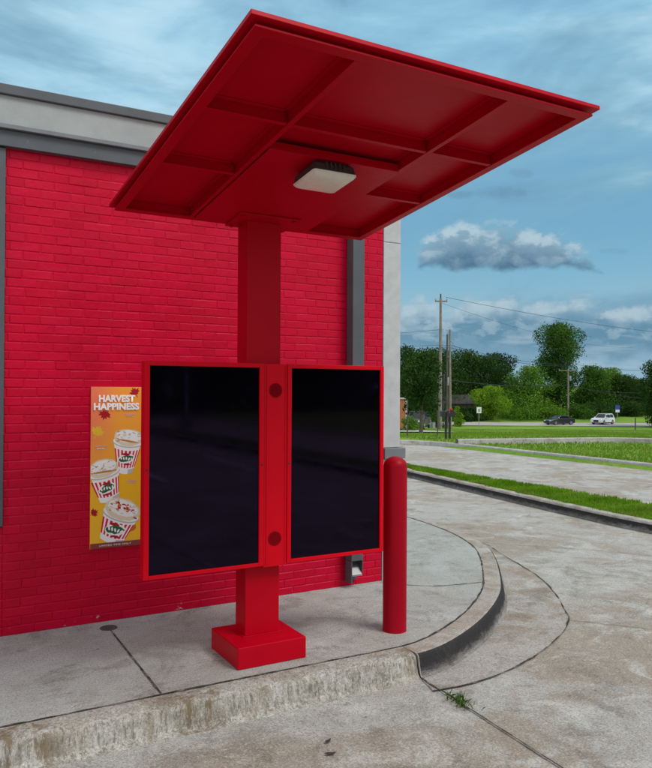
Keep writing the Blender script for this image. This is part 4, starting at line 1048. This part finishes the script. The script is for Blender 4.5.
# ================================================================== CARS
def car(name, label, s_, t_, head, paint, suv):
    x, y = site(s_, t_); z = ground_z(x, y) + 0.06
    root = thing(name, label, 'car', (x, y, z), 'cars on the road', head)
    Ln, Wd, Ht = (4.65, 1.86, 1.70) if suv else (4.85, 1.84, 1.46)
    h = Ln / 2
    if suv: prof = [(-h, .42), (-h + .02, .80), (-h + .12, 1.02), (h - 1.35, 1.08), (h - .35, .98), (h - .06, .82), (h, .55), (h - .05, .32), (-h + .08, .30)]
    else: prof = [(-h, .45), (-h + .03, .78), (-h + .10, .98), (-h + .75, 1.0), (h - 1.45, .98), (h - .45, .84), (h - .08, .70), (h, .50), (h - .06, .26), (-h + .1, .26)]
    mb = MB(); rings = []
    for yy, k in ((-Wd / 2, .90), (-Wd / 2 + .04, 1.0), (Wd / 2 - .04, 1.0), (Wd / 2, .90)):
        zc = .6; rings.append([(px_ * (0.985 if k < 1 else 1), yy, zc + (pz_ - zc) * k) for px_, pz_ in prof])
    mb.loft(rings); mb.build('body', paint, root, bevel=0.03)
    belt = 1.03 if suv else .97
    if suv: cab = [(-h + .10, belt), (-h + .32, Ht - .12), (-h + .6, Ht), (0.25, Ht), (h - 1.30, belt)]
    else: cab = [(-h + .55, belt), (-h + 1.35, Ht - .06), (-h + 1.75, Ht), (0.05, Ht), (0.35, Ht - .05), (h - 1.40, belt)]
    mb = MB(); rings = []
    def prf(yy, tmb): return [(px_, yy * (1 - tmb * (pz_ - belt) / (Ht - belt)), pz_) for px_, pz_ in cab]
    mb.loft([prf(-Wd / 2 + .06, .2), prf(Wd / 2 - .06, .2)]); cabo = mb.build('cabin', paint, root, bevel=0.03)
    # windows: slightly proud dark panes
    def side(sgn):
        mb = MB(); z0, z1 = belt + .05, Ht - .12
        def yy(z_): return sgn * ((Wd / 2 - .06) * (1 - .2 * (z_ - belt) / (Ht - belt)) + .012)
        if suv: segs = [(-h + .42, -h + .50, -.85, -.85), (-.78, -.78, .18, .18), (.25, .25, h - 1.55, .48)]
        else: segs = [(-h + 1.05, -h + 1.55, -.55, -.55), (-.48, -.48, .25, .25), (.32, .32, h - 1.65, .55)]
        for xb0, xt0, xb1, xt1 in segs:
            P4 = [(xb0, yy(z0), z0), (xb1, yy(z0), z0), (xt1, yy(z1), z1), (xt0, yy(z1), z1)]
            mb.loft([[(a, b_ - sgn * .01, c_) for a, b_, c_ in P4], P4])
        mb.build('side_window', M['window'], cabo)
    side(1); side(-1)
    def screen(nm, pa, pb, f0, f1, push):
        mb = MB(); pts_ = []
        for f_ in (f0, f1):
            px_, pz_ = pa[0] + (pb[0] - pa[0]) * f_, pa[1] + (pb[1] - pa[1]) * f_
            hw = (Wd / 2 - .06) * (1 - .2 * (pz_ - belt) / (Ht - belt)) - .09; pts_.append((px_, pz_, hw))
        P4 = [(pts_[0][0] + push, -pts_[0][2], pts_[0][1] + .012), (pts_[0][0] + push, pts_[0][2], pts_[0][1] + .012), (pts_[1][0] + push, pts_[1][2], pts_[1][1] + .012), (pts_[1][0] + push, -pts_[1][2], pts_[1][1] + .012)]
        mb.loft([[(a - push * .8, b_, c_ - .012) for a, b_, c_ in P4], P4]); mb.build(nm, M['window'], cabo)
    screen('windscreen', cab[-1], cab[-2], .08, .92, .02); screen('rear_window', cab[0], cab[1], .15, .92, -.02)
    wr = .36 if suv else .33
    for wx in (-h + .85, h - .92):
        for sgn in (-1, 1):
            mb = MB(); mb.lathe([(wr * .62, -.11), (wr, -.10), (wr, .10), (wr * .62, .11)], 20)
            mb.v = [(wx + a, sgn * (Wd / 2 - .09) + c_, wr + b_) for a, b_, c_ in mb.v]; wo = mb.build('wheel', M['tyre'], root)
            mb = MB(); mb.lathe([(wr * .64, -.02), (wr * .60, .02), (.06, .0), (.05, .03)], 16)
            mb.v = [(wx + a, sgn * (Wd / 2 - .09 + .10 + c_), wr + b_) for a, b_, c_ in mb.v]; mb.build('rim', M['rim'], wo)
    for sgn in (-1, 1):
        mb = MB(); zl = .80 if suv else .66; mb.box(h - .22, h - .03, sgn * .62 - .17, sgn * .62 + .17, zl - .07, zl + .07); mb.build('headlight', M['headlamp'], root, bevel=.03)
        mb = MB(); mb.box(-h - .01, -h + .08, sgn * .68 - .14, sgn * .68 + .14, .78, .92); mb.build('tail_light', M['taillamp'], root, bevel=.02)
        mb = MB(); mb.box(h - 1.62, h - 1.42, sgn * (Wd / 2 + .06) - .08, sgn * (Wd / 2 + .06) + .08, belt, belt + .14); mb.build('mirror', paint, root, bevel=.03)
    mb = MB(); mb.box(h - .035, h + .015, -.42, .42, .40, .62 if not suv else .74); mb.build('grille', M['black'], root, bevel=.02)
    mb = MB(); mb.box(-h + .3, h - .3, -Wd / 2 + .08, Wd / 2 - .08, .17, .31); mb.build('underbody', M['black'], root)
HD = math.atan2(0.4927, -0.8702)      # pointing left along the road
car('parked_car', 'dark grey sedan on the road in front of the roadside pole', 117, 36.8, HD + 0.42, M['paint_dark'], False)
car('parked_car', 'white sport utility car on the road left of the blue sign', 119.5, 44.6, HD + 0.75, M['paint_white'], True)

# ================================================================== ROADSIDE THINGS
def sign(name, label, s_, t_, h_, w_, hh_, mat, group=None, lines=None, label_strip=None):
    x, y = site(s_, t_); z = ground_z(x, y); root = thing(name, label, 'sign', (x, y, z), group, math.atan2(-0.4927, 0.8702))
    mb = MB(); mb.box(-.035, .035, -.02, .05, 0, h_); mb.build('post', M['steel'], root)
    mb = MB(); mb.box(-w_ / 2, w_ / 2, -.035, -.022, h_ - hh_, h_); pan = mb.build('panel', mat, root, bevel=.01)
    if label_strip: mb = MB(); mb.box(-w_ / 2 + .06, w_ / 2 - .06, -.040, -.036, h_ - hh_ * .97, h_ - hh_ * .62); mb.build('panel_strip', label_strip, pan)
    if lines:
        mb = MB()
        for f0, f1 in lines: mb.box(-.10, .12, -.040, -.036, h_ - hh_ * f1, h_ - hh_ * f0)
        mb.build('panel_mark', M['steel'], pan)
sign('road_sign', 'small white rectangular road sign in front of the yellow green bush', 95, 19.6, 2.75, 0.62, 0.78, M['sign_white'], lines=((.3, .75),))
sign('road_sign', 'blue roadside sign with a white lower strip right of the white car', 127, 49.9, 2.9, 0.80, 1.25, M['sign_blue'], label_strip=M['sign_white'])
def thin_post(s_, t_, h_, rad, label, mat):
    x, y = site(s_, t_); mb = MB(); mb.lathe([(rad, -.1), (rad, h_ * .5), (rad * .95, h_ - .02), (rad * .5, h_)], 10)
    tag(mb.build('marker_post', mat, loc=(x, y, ground_z(x, y))), label, 'post', 'thin posts on the grass')
thin_post(27, 2.97, 1.30, 0.022, 'thin dark post nearest the pillar corner', M['pole_dark'])
thin_post(27.5, 4.14, 0.92, 0.022, 'thin dark post left of the mailboxes', M['pole_dark'])
thin_post(88, 36.7, 1.45, 0.07, 'short dark stub post at the road edge on the right', M['pole_dark'])
# twin black mailbox
x, y = site(25.6, 4.20); mbx = thing('mailbox', 'black twin mailbox with a red flag on two posts by the far kerb', 'mailbox', (x, y, ground_z(x, y)), rz=math.atan2(-0.4927, 0.8702))
for dx in (-0.06, 0.07): mb = MB(); mb.box(dx - .035, dx + .035, -.035, .035, -.05, .74); mb.build('post', M['black_iron'], mbx)
for dx, w_ in ((-0.17, .075), (0.07, .145)):
    mb = MB(); rings = []
    for yy in (-.26, .24): rings.append([(dx - w_, yy, .745), (dx + w_, yy, .745)] + [(dx + w_ * math.cos(a * math.pi / 8), yy, .90 + w_ * .55 * math.sin(a * math.pi / 8)) for a in range(9)])
    mb.loft(rings); mb.build('box', M['black_iron'], mbx, bevel=.006)
mb = MB(); mb.box(0.0, 0.13, -.27, -.25, 0.985, 1.03); mb.box(0.0, 0.03, -.27, -.262, .86, 0.985); mb.build('flag', M['flag_red'], mbx)
# orange brick pier with pale edge
x, y = site(50, 5.05); pier = thing('brick_pier', 'orange brick pier with a pale stone edge seen past the building corner', 'pier', (x, y, ground_z(x, y) - .1), rz=math.atan2(-0.4927, 0.8702))
mb = MB(); mb.box(-.75, .28, -.3, .3, 0, 2.25); mb.build('pier_body', M['orange_brick'], pier)
mb = MB(); mb.box(.282, .42, -.32, .32, 0, 2.22); mb.build('stone_edge', M['limestone'], pier)
mb = MB(); mb.box(-.8, .30, -.36, .36, 2.252, 2.34); mb.build('pier_cap', M['limestone'], pier)
# house among the trees
x, y = site(133, 22.6); hs = thing('house', 'low house with a dark roof half hidden behind the poles', 'house', (x, y, ground_z(x, y)), rz=math.atan2(-0.4927, 0.8702))
mb = MB(); mb.box(-4, 4, 0, 6, 0, 2.5); mb.build('wall', M['siding'], hs)
mb = MB(); mb.loft([[(-4.5, -.5, 2.5), (-4.5, 6.5, 2.5), (-4.2, 3, 4.1)], [(4.5, -.5, 2.5), (4.5, 6.5, 2.5), (4.2, 3, 4.1)]]); mb.build('roof', M['shingle'], hs)
for dx in (-2.2, 1.6): mb = MB(); mb.box(dx - .5, dx + .5, -.03, -.002, .9, 2.0); mb.build('window', M['window'], hs)
# parked car half hidden past the corner
x, y = site(72, 8.55)
car('parked_car', 'dark parked car half hidden behind the small street tree', 72, 8.9, HD + 1.25, M['paint_dark'], True)
x, y = site(92, 13.3); mb = MB(); mb.box(-.20, .20, -.2, .2, 0, .72); mb.box(-.22, .22, -.22, .22, .722, .76)
tag(mb.build('utility_cabinet', M['transformer'], bevel=.02, loc=(x, y, ground_z(x, y))), 'small grey utility cabinet on the grass behind the mailbox', 'utility box')

# painted stall lines on the lot behind the eye
mb = MB()
for (xa, ya, xb, yb) in ((7.1, -16.35, 6.85, -12.3), (4.6, -16.4, 4.45, -11.1), (9.75, -15.1, 9.5, -11.0), (12.2, -15.8, 12.0, -11.0), (2.0, -16.0, 1.9, -11)):
    ribbon(mb, spline([(xa, ya), (xb, yb)], 12), 0.11, ZR + 0.005, 0.05, 1)
structure(mb.build('road_marking', M['white_paint']))

# light pole across the lot behind the viewer (its foot shows mirrored in the left screen)
lp = thing('lamp_post', 'tall pale lamp post on a concrete footing behind the viewer', 'lamp post', (11.3, -30.0, ZR))
mb = MB(); mb.lathe([(0.28, -.1), (0.28, .55), (0.26, .6), (0.01, .6)], 20); mb.build('footing', M['far_kerb'], lp)
mb = MB(); mb.tube([(0, 0, .6), (0, 0, 4), (0, 0, 7.2)], [.065, .055, .045], 12); mb.build('pole', M['sign_white'], lp, smooth=True)
mb = MB(); mb.tube([(0, 0, 7.1), (0.4, 0, 7.3), (0.9, 0, 7.32)], .03, 8); mb.build('arm', M['sign_white'], lp, smooth=True)
mb = MB(); mb.box(.7, 1.3, -.16, .16, 7.27, 7.36); mb.build('lamp_head', M['charcoal'], lp, bevel=.03)
# crumbs of dirt gathered along the gutter joint
mb = MB(); r6 = random.Random(17)
for i in range(230):
    k = int(r6.triangular(70, 118, 92)); p = Gp[k] + Vector((r6.gauss(0.02, .03), r6.gauss(-0.01, .03))); sc = r6.uniform(.003, .011)
    ring_ = [(p.x + sc * r6.uniform(.6, 1.2) * math.cos(a), p.y + sc * r6.uniform(.6, 1.2) * math.sin(a)) for a in (0, 1.3, 2.5, 3.8, 5.1)]
    mb.loft([[(a, b_, ZR + .004) for a, b_ in ring_], [(p.x + (a - p.x) * .6, p.y + (b_ - p.y) * .6, ZR + .006 + sc * .5) for a, b_ in ring_]])
stuff(mb.build('dirt_crumbs', M['leaf_dry']), 'dark crumbs of dirt gathered along the curved joint in the drive', 'dirt')
